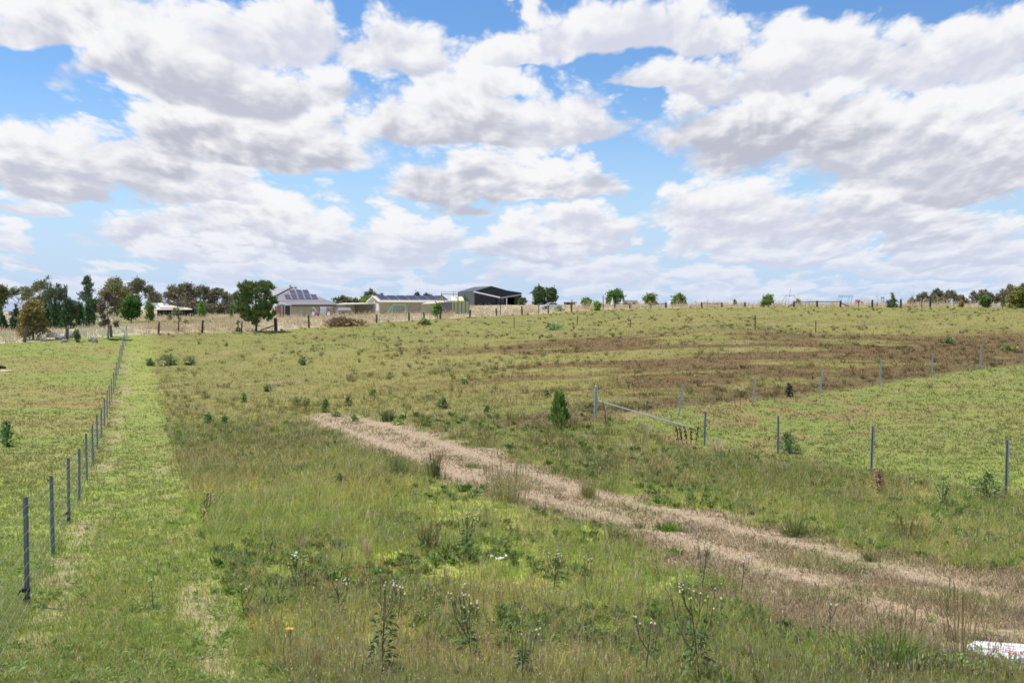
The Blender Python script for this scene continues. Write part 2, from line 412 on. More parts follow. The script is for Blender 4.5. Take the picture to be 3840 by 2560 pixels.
    out = N('ShaderNodeOutputWorld'); L(bg.outputs[0], out.inputs[0])
STR = .10; SEED = 4.3; SKYGAIN = (1.18, 1.10, 1.13)
GAPS = [(1330,70,150,120,-.3),(90,280,230,150,-.3),(2270,300,190,170,-.35),(2480,600,300,80,-.3),(60,250,210,170,-.55),(400,235,170,75,-.5),(150,400,110,70,-.3),
        (1310,60,130,110,-.6),(1690,40,170,110,-.5),(1345,330,80,130,-.42),(2250,230,170,150,-.6),(2400,400,120,130,-.5),
        (2480,600,330,80,-.5),(3120,580,300,50,-.4),(1120,610,260,85,-.55),(600,710,300,75,-.5),(330,840,210,150,-.55),
        (3130,10,150,70,-.55),(3520,0,150,70,-.5),(2960,770,140,85,-.5),(1690,985,120,60,-.4),(1345,720,70,120,-.45),(620,960,260,55,-.35),
        (2040,785,110,30,-.35),(3500,840,110,50,-.35),(2420,740,130,110,-.45),(80,760,120,80,-.35),(1900,60,120,90,.0)]
CUMULI = [  # photo column, base row, half width, height, grey of the base; far ones first
    (3400,1120,430,55,.74),(2800,1110,380,70,.74),(2250,1105,300,60,.76),(1650,1105,170,60,.78),(1180,1090,200,60,.78),(420,1100,170,70,.78),(60,1090,110,60,.78),
    (800,1085,60,70,.8),(3750,1050,260,90,.68),(3350,1030,330,90,.7),(2700,1060,300,110,.7),(2330,1040,200,110,.7),(2050,1050,330,120,.7),(1350,1035,210,120,.72),(360,1045,150,90,.75),(1000,1040,330,110,.72),
    (3600,960,230,160,.64),(2880,950,330,150,.66),(3250,890,200,90,.64),(2200,880,170,110,.66),(1880,950,330,160,.60),(1530,950,170,240,.66),(20,940,95,120,.7),
    (900,900,480,250,.62),(720,960,300,100,.68),(3320,850,330,210,.58),(2730,830,340,280,.64),(150,790,150,110,.66),
    (1900,715,420,230,.52),(2060,720,270,190,.56),(800,730,150,120,.66),(3680,720,300,220,.54),
    (350,680,440,270,.56),(900,590,520,330,.50),(2120,510,330,240,.60),(1660,480,330,320,.52),(1450,220,190,200,.62),
    (3500,600,520,420,.56),(2870,520,480,400,.50),(2560,330,260,120,.62),(2350,175,420,200,.66),(1950,230,170,110,.68),
    (3650,250,330,230,.66),(3000,260,420,260,.62),(300,150,420,210,.58),(800,330,520,300,.54),(1050,160,260,200,.66)]
CLOUDV = .79
build_sky()
w.cycles.sampling_method = 'MANUAL'; w.cycles.sample_map_resolution = 256
sl = bpy.data.lights.new('Sun', 'SUN'); sl.energy = 4.6; sl.angle = R(.5); sl.color = (1.0, .95, .87)
so = bpy.data.objects.new('Sun', sl); col.objects.link(so)
sd = Vector((math.sin(SUN_AZ)*math.cos(SUN_EL), math.cos(SUN_AZ)*math.cos(SUN_EL), math.sin(SUN_EL)))
so.rotation_euler = (-sd).to_track_quat('-Z', 'Y').to_euler(); so.location = (-30, 20, 60)
cam = bpy.data.cameras.new('Camera'); cam.lens = 36; cam.sensor_width = 36; cam.sensor_fit = 'HORIZONTAL'
cam.clip_start = .1; cam.clip_end = 20000
co = bpy.data.objects.new('Camera', cam); col.objects.link(co)
co.location = (0, 0, EYE); co.rotation_euler = (math.pi/2-PITCH, 0, 0)
scene.camera = co
scene.cycles.filter_width = 1.65
scene.view_settings.view_transform = 'Standard'; scene.view_settings.look = 'None'; scene.view_settings.exposure = .25; scene.view_settings.gamma = 1
# ------------------------------------------------------------------ regions of the paddock (plan coordinates)
def fence_u(x, y):            # metres to the right of the left-hand wire fence
    return (x-(-5.27-.363*(y-11.05)))*.94
TRK = [(3840,2340,2.75),(3400,2215,2.45),(2900,2068,2.05),(2450,1940,1.7),(2100,1855,1.7),(1800,1755,1.75),(1560,1668,1.8),(1370,1605,1.7),(1225,1562,1.2)]
_trk = []
for px_, py_, hw_ in TRK:
    p_ = pick(px_, py_); _trk.append((p_[0], p_[1], hw_))
_trk = [(_trk[0][0]+6, _trk[0][1]-2.2, 2.6)]+_trk
TW = np.array(_trk)
def track_d(x, y):            # signed distance to the edge of the old track (negative inside), and offset from its middle
    best = np.full(x.shape, 1e9); mid = np.full(x.shape, 1e9)
    for (ax, ay, aw), (bx, by, bw) in zip(TW[:-1], TW[1:]):
        dx, dy = bx-ax, by-ay
        t = np.clip(((x-ax)*dx+(y-ay)*dy)/(dx*dx+dy*dy), 0, 1)
        d = np.hypot(x-ax-t*dx, y-ay-t*dy); e = d-(aw+(bw-aw)*t)
        mid = np.where(e < best, d, mid); best = np.minimum(best, e)
    return best, mid
S_ = np.array([3.2, 38.8]); E_ = np.array([11.4, 23.6]); L2 = np.array([31.0, 62.0])
def side(a, b, x, y):         # distance to the right-hand side of the line a->b
    d = (b-a)/np.linalg.norm(b-a); return (x-a[0])*d[1]-(y-a[1])*d[0]
def paddock_d(x, y):          # positive inside the mown paddock on the right
    return np.minimum(side(S_, L2, x, y), -side(S_, E_, x, y))
def rear_d(x, y):             # positive beyond the rear timber fence
    a = np.array([-44., 83.]); b = np.array([16.5, 185.5]); c = np.array([95., 160.])
    return np.minimum(-side(a, b, x, y), -side(b, c, x, y)) if False else np.where(x < 16.5, -side(a, b, x, y), -side(b, c, x, y))

C_ = lambda *a: np.array(a, float)
GREEN, DEEP, YEL, STRAW, BROWN, RUST, GREY, OLIVE, LIME = (C_(.235,.30,.07), C_(.125,.20,.045), C_(.37,.36,.12), C_(.66,.54,.33), C_(.25,.155,.09),
    C_(.30,.15,.08), C_(.28,.31,.17), C_(.29,.285,.105), C_(.29,.37,.075))
def lerp(a, b, t): return a+(b-a)*t[:, None]
_sa = pick(3600, 2446)
def sign_local(x, y):
    return x-_sa[0], y-_sa[1]
def region(x, y):
    """height, colour and density of the grass at plan points"""
    n = len(x)
    nA = fbm(x*.9+3, y*.9, 4); nB = fbm(x*.22+40, y*.22, 4); nC = fbm(x*2.7, y*2.7+9, 3); nD = fbm(x*.07+5, y*.11+2, 4)
    u = fence_u(x, y)+(nA-.5)*.5
    td, tm = track_d(x, y); td = td+(nA-.5)*1.7+(nC-.5)*.8
    pd = paddock_d(x, y)+(nA-.5)*1.3; rd = rear_d(x, y)+(nA-.5)*1.5
    # default: the rough middle field
    far = sstep(36, 52, y+(nB-.5)*14)
    lush = sstep(11, 22, y+(nB-.5)*12)*sstep(46, 28, y+(nB-.5)*26)*sstep(1.0, -1.5, x+.10*y+(nA-.5)*2)
    h = (.108-.0*far+.13*lush+.07*(x > .2*y)*(1-far)*sstep(11, 15, y))*(.45+1.1*nB)*(.35+1.3*nA)
    cbase = lerp(np.tile(GREEN, (n, 1)), np.tile(OLIVE, (n, 1)), np.clip(far*.9+(nB-.5)*1.2, 0, 1))
    cbase = lerp(cbase, np.tile(DEEP, (n, 1)), sstep(.56, .72, nA)*(1-.75*far)*.8)
    cbase = lerp(cbase, np.tile(STRAW*.75, (n, 1)), sstep(.48, .68, fbm(x*.5+77, y*.33, 4))*(.50+.25*far))
    cbase = lerp(cbase, np.tile(LIME*.9, (n, 1)), sstep(.50, .64, fbm(x*1.3+27, y*1.1+5, 3))*.7*(1-.6*far))
    cbase = lerp(cbase, np.tile(YEL, (n, 1)), sstep(.45, .62, fbm(x*.13-7, y*.10+31, 3))*far*.75)
    # brown, died-off sheets of weed across the right of the middle field
    br = sstep(50, 60, y)*sstep(104, 86, y)*sstep(-34, 0, x)*sstep(.47, .57, fbm(x*.09+1.5, y*.26+8, 4)+.07*sstep(0, 25, x))
    sd2 = -side(S_, L2, x, y)
    br2 = sstep(-.5, .8, sd2)*sstep(16, 8, sd2+(nB-.5)*12)*sstep(2, 8, x)*(y < 90)
    br = np.maximum(br, br2*sstep(.42, .53, fbm(x*.22+3, y*.50+18, 4)))
    br = np.maximum(br, sstep(.58, .68, fbm(x*.09+21, y*.22+3, 4))*sstep(42, 50, y)*sstep(95, 80, y)*(.45+.4*(x > 0)))
    cbase = lerp(cbase, np.tile(C_(.145,.062,.036), (n, 1)), np.clip(br*sstep(-16, 6, x)*(.7+.9*nC), 0, .97))
    edge = sstep(2.6, .6, np.abs(side(S_, L2, x, y)+1.0))*(paddock_d(x, y) > -4)*(y > 34)
    cbase = lerp(cbase, np.tile(C_(.14,.08,.055), (n, 1)), edge*.85)
    strip = (sstep(.3, .0, np.abs(rd+9-2*nB)-3))
    cbase = lerp(cbase, np.tile(LIME*.95+.03, (n, 1)), sstep(-45, -12, rd)*(rd < 0)*sstep(.42, .6, nB)*.6)
    cbase = lerp(cbase, np.tile(C_(.33,.26,.11), (n, 1)), lush*sstep(.42, .60, fbm(x*.45+61, y*.45+7, 3))*.6)
    cbase = lerp(cbase, np.tile(DEEP*1.15, (n, 1)), sstep(.55, .64, fbm(x*1.1+161, y*1.1+7, 3))*(1-far)*.6)
    dens = .75+.25*(1-far)
    # lawn left of the wire fence
    lawn = u < 0
    hl = .045+.05*nB
    cl = lerp(np.tile(GREEN*1.02, (n, 1)), np.tile(YEL*.9, (n, 1)), np.clip((nB-.35)*2, 0, 1))
    cl = lerp(cl, np.tile(LIME, (n, 1)), sstep(34, 18, y)*.6)
    lb = np.clip(np.exp(-((y-56)/6.0)**2)*.95*(nA+.2)+sstep(.56, .66, fbm(x*.12+9, y*.25, 4))*.6*sstep(30, 45, y), 0, 1)
    cl = lerp(cl, np.tile(BROWN*1.45, (n, 1)), lb*.75)
    # mown strip on our side of the fence
    W = 2.15+.25*(nB-.5)
    strip = (u >= 0) & (u < W) & (rd < 0)
    bare = np.clip(sstep(.42, .1, np.abs(u-.22))*sstep(.40, .60, nA)*.95+sstep(.26, .05, np.abs(u-W*.93+.25))*sstep(.46, .56, fbm(x*.6+3, y*.35, 3))*.95*sstep(45, 25, y), 0, 1)
    bare = np.clip(bare+sstep(.52, .64, fbm(x*1.1+13, y*.9+40, 4))*.42*sstep(20, 10, y), 0, 1)
    cs = lerp(np.tile(GREEN*1.08, (n, 1)), np.tile(YEL, (n, 1)), np.clip((nA-.4)*2.2+sstep(40, 60, y)*.3, 0, .9))
    cs = lerp(cs, np.tile(LIME, (n, 1)), np.clip(sstep(.46, .66, nC)*.55, 0, 1))
    for msk, hh, cc, dd in ((lawn, hl, cl, .9+0*h), (strip, .04+.05*nA, cs, (1-.75*bare)*.85)):
        h = np.where(msk, hh, h); cbase = np.where(msk[:, None], cc, cbase); dens = np.where(msk, dd, dens)
    dry = np.where(strip, bare, 0)
    # paddock on the right
    k = sstep(-.2, .5, pd)
    cp_ = lerp(np.tile(GREEN*1.05, (n, 1)), np.tile(YEL*.9, (n, 1)), np.clip((nB-.42)*2.0+sstep(26, 44, y)*.3, 0, .8))
    cp_ = lerp(cp_, np.tile(BROWN*1.5, (n, 1)), np.clip(sstep(.50, .66, nA)*sstep(26, 36, y)*sstep(58, 44, y)*1.1*sstep(20, 6, x-(y-38)*.9), 0, .85))
    h = h*(1-k)+(.05+.05*nB)*k; cbase = lerp(cbase, cp_, k); dens = dens*(1-k)+.9*k
    # old track: thin dry stubble over packed earth
    t = sstep(.25, -.45, td)
    rut = np.exp(-((tm-.85)/.33)**2)*sstep(.30, .55, nB+.15)
    ct = lerp(np.tile(C_(.27,.215,.15), (n, 1)), np.tile(STRAW*.66, (n, 1)), np.clip((nC-.3)*1.6, 0, 1))
    ct = lerp(ct, np.tile(GREEN, (n, 1)), sstep(.54, .68, nA)*.5)
    h = h*(1-t)+(.05+.07*nA)*(1-.55*rut)*t; cbase = lerp(cbase, ct, t); dens = dens*(1-t)+(.62-.5*rut)*t; dry = np.maximum(dry, t)
    # tall dry grass beyond the rear fence
    f = sstep(-.4, .8, rd)
    f = f*(1-sstep(6, 2, np.hypot((x+47), (y-130)*.7)-6)*.9)
    h = h*(1-f)+(.34+.28*nB)*f; cbase = lerp(cbase, lerp(np.tile(C_(.64,.55,.38), (n, 1)), np.tile(C_(.52,.40,.25), (n, 1)), np.clip((nB-.42)*3, 0, 1)), f); dens = dens*(1-f)+1.0*f
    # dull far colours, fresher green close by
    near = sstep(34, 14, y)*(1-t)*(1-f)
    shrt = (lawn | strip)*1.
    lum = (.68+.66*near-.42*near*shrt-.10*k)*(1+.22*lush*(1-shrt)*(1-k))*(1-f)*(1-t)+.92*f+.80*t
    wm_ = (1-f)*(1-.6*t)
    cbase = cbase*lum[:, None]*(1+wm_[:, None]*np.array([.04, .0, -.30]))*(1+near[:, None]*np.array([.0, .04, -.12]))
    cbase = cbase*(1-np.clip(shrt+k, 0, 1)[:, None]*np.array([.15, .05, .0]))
    sx, sy = sign_local(x, y)
    on = (sx > -.12) & (sx < 1.6) & (sy < .34-.2*sx) & (sy > -.10-.62*sx)
    infr = (sx > .05) & (sx < 1.5) & (sy > -1.5) & (sy <= .0)
    dens = np.where(on, 0, dens); h = np.where(infr, np.minimum(h, .022), h)
    back = sstep(-.40, -.43, x/np.maximum(y, 1))*sstep(97, 102, y)
    h = np.where((f > .5), h*(1-.75*back)*(1-.35*sstep(140, 175, y)*(x < 14))*(1+.45*(x > 14)), h)
    return h, cbase, dens, t, f, np.where(strip | lawn, 1., np.maximum(k, t)), far, dry

# ------------------------------------------------------------------ ground sheet
def build_ground():
    nu, nr = 300, 520
    us = np.linspace(-1.35, 1.35, nu); ys = np.concatenate([np.linspace(-6, 5, 24)[:-1], np.geomspace(5, 420, nr-70), np.geomspace(440, 9000, 46)])
    U, Y = np.meshgrid(us, ys); X = U*(Y+11)
    x, y = X.ravel(), Y.ravel()
    z = G(x, y)
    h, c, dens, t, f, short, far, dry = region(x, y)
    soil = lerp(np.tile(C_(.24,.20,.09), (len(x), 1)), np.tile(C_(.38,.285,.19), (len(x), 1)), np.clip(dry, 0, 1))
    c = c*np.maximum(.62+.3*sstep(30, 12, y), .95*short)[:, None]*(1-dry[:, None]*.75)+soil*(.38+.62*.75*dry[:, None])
    keep = 1-.5*sstep(300, 420, y)
    nY, nX = Y.shape
    i = np.arange(nY*nX).reshape(nY, nX)
    q = np.stack([i[:-1, :-1], i[:-1, 1:], i[1:, 1:], i[1:, :-1]], -1).reshape(-1, 4)
    m, nt, out = newmat('ground_soil_and_thatch')
    b = node(nt, 'ShaderNodeBsdfPrincipled'); b.inputs['Roughness'].default_value = .95; b.inputs['Specular IOR Level'].default_value = .1
    a = node(nt, 'ShaderNodeAttribute', attribute_name='tint'); tc = node(nt, 'ShaderNodeTexCoord')
    n1 = node(nt, 'ShaderNodeTexNoise'); n1.inputs['Scale'].default_value = 9; n1.inputs['Detail'].default_value = 8; n1.inputs['Roughness'].default_value = .7
    nt.links.new(tc.outputs['Object'], n1.inputs['Vector'])
    mr = node(nt, 'ShaderNodeMapRange'); mr.inputs[1].default_value = .3; mr.inputs[2].default_value = .7; mr.inputs[3].default_value = .6; mr.inputs[4].default_value = 1.35
    nt.links.new(n1.outputs[0], mr.inputs[0])
    vm = node(nt, 'ShaderNodeVectorMath', operation='SCALE'); nt.links.new(a.outputs[0], vm.inputs[0]); nt.links.new(mr.outputs[0], vm.inputs['Scale'])
    nt.links.new(vm.outputs[0], b.inputs['Base Color']); nt.links.new(b.outputs[0], out.inputs[0])
    n2 = node(nt, 'ShaderNodeTexNoise'); n2.inputs['Scale'].default_value = 22; n2.inputs['Detail'].default_value = 6
    nt.links.new(tc.outputs['Object'], n2.inputs['Vector'])
    bp = node(nt, 'ShaderNodeBump'); bp.inputs['Strength'].default_value = .7; bp.inputs['Distance'].default_value = .04
    nt.links.new(n2.outputs[0], bp.inputs['Height']); nt.links.new(bp.outputs[0], b.inputs['Normal'])
    o = np_mesh('ground', np.stack([x, y, z], -1), q.ravel(), np.arange(len(q))*4, m, c)
    o.data.shade_smooth()
    tag(o, kind='structure')
build_ground()

# ------------------------------------------------------------------ blades
def blades(P, h, wd, az, lean, cb, ct, twist=None):
    """five-vertex curved blades -> verts, loops, starts, colours"""
    n = len(P)
    dx, dy = np.cos(az), np.sin(az)
    fa = twist if twist is not None else rng.uniform(0, 6.283, n)
    sx, sy = np.cos(fa)*wd*.5, np.sin(fa)*wd*.5
    V = np.empty((n, 5, 3), np.float32)
    l1, l2 = lean*.35*h, lean*h
    hz1 = h*.58; hz2 = h*np.sqrt(np.maximum(.1, 1-.5*lean**2))
    V[:, 0] = P; V[:, 1] = P; V[:, 4] = P; V[:, 2] = P; V[:, 3] = P
    V[:, 0, 0] -= sx; V[:, 0, 1] -= sy; V[:, 1, 0] += sx; V[:, 1, 1] += sy
    V[:, 2, 0] += dx*l1+sx*.8; V[:, 2, 1] += dy*l1+sy*.8; V[:, 2, 2] += hz1
    V[:, 3, 0] += dx*l1-sx*.8; V[:, 3, 1] += dy*l1-sy*.8; V[:, 3, 2] += hz1
    V[:, 4, 0] += dx*l2; V[:, 4, 1] += dy*l2; V[:, 4, 2] += hz2
    V[:, :2, 2] -= .015
    base = (np.arange(n)*5)[:, None]
    loops = (base+np.array([0, 1, 2, 3, 3, 2, 4])).ravel()
    starts = (np.arange(n)*7)[:, None]+np.array([0, 4])
    C = np.empty((n, 5, 3), np.float32); C[:, :2] = cb[:, None]; C[:, 2:4] = ((cb+ct)*.5)[:, None]; C[:, 4] = ct
    return V.reshape(-1, 3), loops, starts.ravel(), C.reshape(-1, 3)
def join(parts):
    V, Lp, St, Cc = [], [], [], []; nv = nl = 0
    for v, l, s, c in parts:
        V.append(v); Lp.append(l+nv); St.append(s+nl); Cc.append(c); nv += len(v); nl += len(l)
    return np.concatenate(V), np.concatenate(Lp), np.concatenate(St), np.concatenate(Cc)
def scatter(n, z0, z1, p, rnd=None):
    r = rnd or rng
    u = r.random(n); e = 1-p
    y = (z0**e+u*(z1**e-z0**e))**(1/e)
    px = r.uniform(-420, 4260, n)
    return (px-1920)/F*y, y
def mix_hues(c, n, amt=.28):
    g = rng.normal(0, amt, n)[:, None]
    out = c*np.exp(rng.normal(0, .16, n))[:, None]
    return np.clip(out*np.concatenate([1+g*.5, 1+g*.1, 1-g*.2], 1), .01, .9)
def build_grass():
    NT = 125000; K = 11
    tx, ty = scatter(NT, 6.6, 235, 1.55)
    x = np.repeat(tx, K); y = np.repeat(ty, K)
    sc = np.maximum(1, y/11.0)
    r = rng.exponential(.055, NT*K)*sc**.8; a = rng.uniform(0, 6.283, NT*K)
    x = x+np.cos(a)*r; y = y+np.sin(a)*r
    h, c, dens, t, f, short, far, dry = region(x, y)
    tuft = np.repeat(rng.random(NT), K)
    keep = (rng.random(NT*K) < dens)
    # bare gaps between tufts in the near grass
    keep &= ~((vnoise(x*3.1+5, y*3.1) > .70) & (short < .5) & (f < .3) & (rng.random(NT*K) < .7))
    x, y, h, c, t, f, short, far, dry, a, tuft, sc = (q[keep] for q in (x, y, h, c, t, f, short, far, dry, a, tuft, sc))
    n = len(x)
    z = G(x, y)
    hh = h*np.repeat(np.exp(rng.normal(0, .36, NT)), K)[keep]*rng.uniform(.45, 1.25, n)
    wd = (.0028+.0030*rng.random(n))*np.maximum(1, y/9.5)**.88*(1+.25*short)
    lean = np.clip(rng.normal(.88, .34, n), .05, 1.32)
    az = np.where(rng.random(n) < .7, a+rng.normal(0, .5, n), rng.uniform(0, 6.283, n))
    cb = lerp(mix_hues(c, n), mix_hues(c, n, .1), sstep(25, 60, y)*.6)
    # tufts differ: some fresh, some straw, some grey green
    k1 = (tuft < .13)*(f < .5); k2 = (tuft > .91); k3 = (tuft > .55)*(tuft < .63)
    cb = lerp(cb, mix_hues(np.tile(STRAW*.85, (n, 1)), n), k1*.8); cb = lerp(cb, mix_hues(np.tile(LIME, (n, 1)), n), k2*.6*(t < .5)*(f < .3)*(1-.5*far)); cb = lerp(cb, mix_hues(np.tile(DEEP, (n, 1)), n), k3*.55*(t < .5)*(f < .3))
    one = rng.random(n)
    cb = lerp(cb, mix_hues(np.tile(STRAW, (n, 1)), n), (one < .13)*(.85-.5*sstep(30, 60, y))*(1-f))
    ct = lerp(cb, np.tile(STRAW*.8, (n, 1)), rng.random(n)**2*.5)
    P = np.stack([x, y, z], -1)
    names = [('track_stubble', t > .5, 'dry'), ('dry_grass', (f > .5), 'dry'), ('short_grass', (t <= .5) & (f <= .5) & (short > .5), 'grass'), ('tall_grass', (t <= .5) & (f <= .5) & (short <= .5), 'grass')]
    seeds = []
    for nm, msk, mt in names:
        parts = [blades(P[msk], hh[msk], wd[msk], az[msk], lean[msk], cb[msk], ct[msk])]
        if nm in ('tall_grass', 'dry_grass'):
            # seeding stalks: a thin stem with a small head
            pick_ = np.nonzero(msk)[0]; pick_ = pick_[rng.random(len(pick_)) < (np.where(y[pick_] < 40, .055, .03) if nm == 'tall_grass' else .16)]
            m = len(pick_); p = P[pick_]; hs = hh[pick_]*rng.uniform(1.05, 1.5, m)+.05
            la = rng.uniform(0, 6.283, m); ln = np.clip(rng.normal(.22, .12, m), .02, .6)
            sw = wd[pick_]*.5
            sc_ = mix_hues(np.tile(OLIVE if nm == 'tall_grass' else C_(.55,.43,.26), (m, 1)), m)
            parts.append(blades(p, hs, sw, la, ln, sc_, sc_))
            hp = p.copy(); hp[:, 0] += np.cos(la)*ln*hs*.80; hp[:, 1] += np.sin(la)*ln*hs*.80; hp[:, 2] += hs*.86
            kk = rng.random(m)
            hc = np.where((kk < .6)[:, None], C_(.38,.26,.14), np.where((kk < .85)[:, None], C_(.55,.45,.27), C_(.40,.38,.15))) if nm == 'tall_grass' else np.tile(C_(.66,.54,.34), (m, 1))
            hc = mix_hues(hc, m)
            parts.append(blades(hp, rng.uniform(.045, .11, m)*np.maximum(1, (y[pick_]/18))**.5, wd[pick_]*rng.uniform(.9, 1.5, m), la, ln*1.6, hc, hc))
        v, l, s, cc = join(parts)
        tag(np_mesh(nm, v, l, s, M[mt], cc), {'track_stubble': 'thin dry stubble on the worn pinkish track', 'dry_grass': 'tall blond dry grass beyond the rear timber fence',
            'short_grass': 'short green grass of the mown strip and side paddocks', 'tall_grass': 'rank green seeding grass of the middle field'}[nm], 'grass', kind='stuff')
    print('blades', n)
build_grass()

# ------------------------------------------------------------------ broad-leaved ground cover
def leaf_rosettes(name, X, Y, ml, size, colr, flat, mat, label, wide=.28):
    """rosettes of pointed leaves; size is leaf length per plant"""
    n = len(X); k = ml
    x = np.repeat(X, k); y = np.repeat(Y, k); s = np.repeat(size, k)*rng.uniform(.5, 1.15, n*k)
    z = G(x, y); a = rng.uniform(0, 6.283, n*k); el = np.clip(rng.normal(flat, .3, n*k), .03, 1.5)
    d = np.stack([np.cos(a)*np.cos(el), np.sin(a)*np.cos(el), np.sin(el)], -1); sd_ = np.stack([-np.sin(a), np.cos(a), rng.normal(0, .35, n*k)], -1)
    b = np.stack([x, y, z+.01], -1)+np.concatenate([rng.normal(0, .25, (n*k, 2))*s[:, None], np.abs(rng.normal(0, .12, (n*k, 1)))*s[:, None]], 1)
    w_ = (s*wide*rng.uniform(.6, 1.3, n*k))[:, None]
    V = np.stack([b, b+d*s[:, None]*.5+sd_*w_*.5+[0, 0, .01], b+d*s[:, None]-[0, 0, .12]*s[:, None]*rng.random((n*k, 1)), b+d*s[:, None]*.5-sd_*w_*.5+[0, 0, .01]], 1)
    c = np.repeat(mix_hues(np.tile(colr, (n, 1)), n, .2), k, 0); c = mix_hues(c, n*k, .15)
    C = np.repeat(c[:, None], 4, 1).reshape(-1, 3)
    tag(np_mesh(name, V.reshape(-1, 3), np.arange(n*k*4), np.arange(n*k)*4, M[mat], C), label, 'ground cover', kind='stuff')
def build_cover():
    X, Y = scatter(11000, 7, 60, 1.8)
    h, c, dens, t, f, short, far, dry = region(X, Y)
    cl = fbm(X*.8+11, Y*.8+4, 3)
    k = (f < .3) & (rng.random(len(X)) < np.where(t > .5, .05, np.where(short > .5, np.where(Y < 24, .42, .10), .22))) & (cl > .45)
    sz = (.035+.06*rng.random(len(X)))*np.maximum(1, Y/16)**.7
    leaf_rosettes('broadleaf_weeds', X[k], Y[k], 14, sz[k], C_(.19,.28,.065), .42, 'leaf', 'low broad-leaved weeds scattered through the grass')
    X, Y = scatter(7000, 7.2, 42, 1.75)
    h, c, dens, t, f, short, far, dry = region(X, Y)
    k = (f < .3) & (short < .4) & (h > .03) & (fbm(X*.5+31, Y*.5+14, 3) > .44)
    leaf_rosettes('leafy_weeds', X[k], Y[k], 46, ((.07+.06*rng.random(len(X)))*np.maximum(1, Y/16)**.5)[k], C_(.15,.235,.05), .8, 'leaf', 'dark leafy weeds growing between the tall grass', .35)
    X, Y = [], []
    for px_, py_, r_ in ((1665,2490,.34),(1600,2440,.22),(1374,2150,.25),(1543,2262,.28),(1104,2474,.34),(925,2365,.34),(900,2290,.2),(1250,2210,.2),(1760,2260,.2),(2400,2480,.24),(1040,2520,.2),(880,2160,.2)):
        p_ = pick(px_, py_); m_ = int(520*r_); X.append(p_[0]+rng.normal(0, r_, m_)); Y.append(p_[1]+rng.normal(0, r_*1.3, m_))
    X = np.concatenate(X); Y = np.concatenate(Y); k = region(X, Y)[5] < .4
    leaf_rosettes('ochre_weeds', X[k], Y[k], 34, .028+.03*rng.random(k.sum()), C_(.55,.38,.08), 1.0, 'leaf', 'low ochre and orange weeds in the foreground grass', .2)
    # fluffy pale heads and small flowers above the tall grass
    X, Y = scatter(26000, 7, 50, 1.55)
    h, c, dens, t, f, short, far, dry = region(X, Y)
    k = (short < .45) & (f < .2) & (t < .5) & (dens > .05) & (h > .03) & (fbm(X*.6+91, Y*.6+4, 3) > .40)
    X, Y, h = X[k], Y[k], h[k]; n = len(X); z = G(X, Y)+h*rng.uniform(.8, 1.5, n)+.03
    r = rng.uniform(.0035, .0085, n)*np.maximum(1, Y/12)**.75
    o6 = np.array([(1,0,0),(-1,0,0),(0,1,0),(0,-1,0),(0,0,1),(0,0,-1)], float)
    V = (np.stack([X, Y, z], -1)[:, None]+o6[None]*r[:, None, None]).reshape(-1, 3)
    tr = np.array([(0,2,4),(2,1,4),(1,3,4),(3,0,4),(2,0,5),(1,2,5),(3,1,5),(0,3,5)]).ravel()
    lp = ((np.arange(n)*6)[:, None]+tr).ravel()
    kk = rng.random(n); cc = np.where((kk < .20)[:, None], C_(.72,.68,.5), np.where((kk < .93)[:, None], mix_hues(np.tile(C_(.46,.31,.16), (n, 1)), n, .3), C_(.7,.5,.06)))
    tag(np_mesh('seed_heads', V, lp, np.arange(n*8)*3, M['leaf'], np.repeat(cc, 6, 0)), 'tiny pale fluffy seed heads and flowers dotting the tall grass', 'wildflowers', kind='stuff')
build_cover()

def build_stalks():
    """thin branching seeding weeds standing above the foreground grass"""
    X, Y = scatter(2600, 7, 34, 1.7)
    h, c, dens, t, f, short, far, dry = region(X, Y)
    k = (short < .45) & (f < .2) & (dens > .05) & (h > .03) & (fbm(X*.55+71, Y*.55+24, 3) > .47)
    X, Y, h = X[k], Y[k], h[k]; n = len(X); P = np.stack([X, Y, G(X, Y)], -1)
    H = h*.8+rng.uniform(.12, .34, n); az = rng.uniform(0, 6.283, n); ln = np.clip(np.abs(rng.normal(.15, .12, n)), .02, .5)
    kk = rng.random(n); cs = mix_hues(np.where((kk < .45)[:, None], C_(.23,.17,.09), np.where((kk < .8)[:, None], C_(.25,.28,.09), C_(.55,.45,.26))), n)
    wd = .0042*np.maximum(1, Y/9.5)**.8
    parts = [blades(P, H, wd*np.ones(n), az, ln, cs, cs)]
    for j in range(4):
        fr = rng.uniform(.35, .75, n); b = P.copy(); b[:, 0] += np.cos(az)*ln*H*fr**1.6; b[:, 1] += np.sin(az)*ln*H*fr**1.6; b[:, 2] += H*fr
        a2 = rng.uniform(0, 6.283, n); hb = H*(1-fr)*rng.uniform(.7, 1.15, n); lb = rng.uniform(.3, .8, n)
        parts.append(blades(b, hb, wd*.8, a2, lb, cs, cs))
        e = b.copy(); e[:, 0] += np.cos(a2)*lb*hb*.95; e[:, 1] += np.sin(a2)*lb*hb*.95; e[:, 2] += hb*.9
        hc = mix_hues(np.where((kk < .5)[:, None], C_(.62,.52,.30), np.where((kk < .85)[:, None], C_(.55,.50,.16), C_(.66,.58,.38))), n)
        parts.append(blades(e, rng.uniform(.010, .018, n)*np.maximum(1, Y/12), wd*rng.uniform(1.8, 2.8, n), a2, lb*.6, hc, hc))
    v, l, s_, cc = join(parts)
    tag(np_mesh('seeding_weeds', v, l, s_, M['grass'], cc), 'thin branching seeding weeds standing above the foreground grass', 'weeds', kind='stuff')
build_stalks()

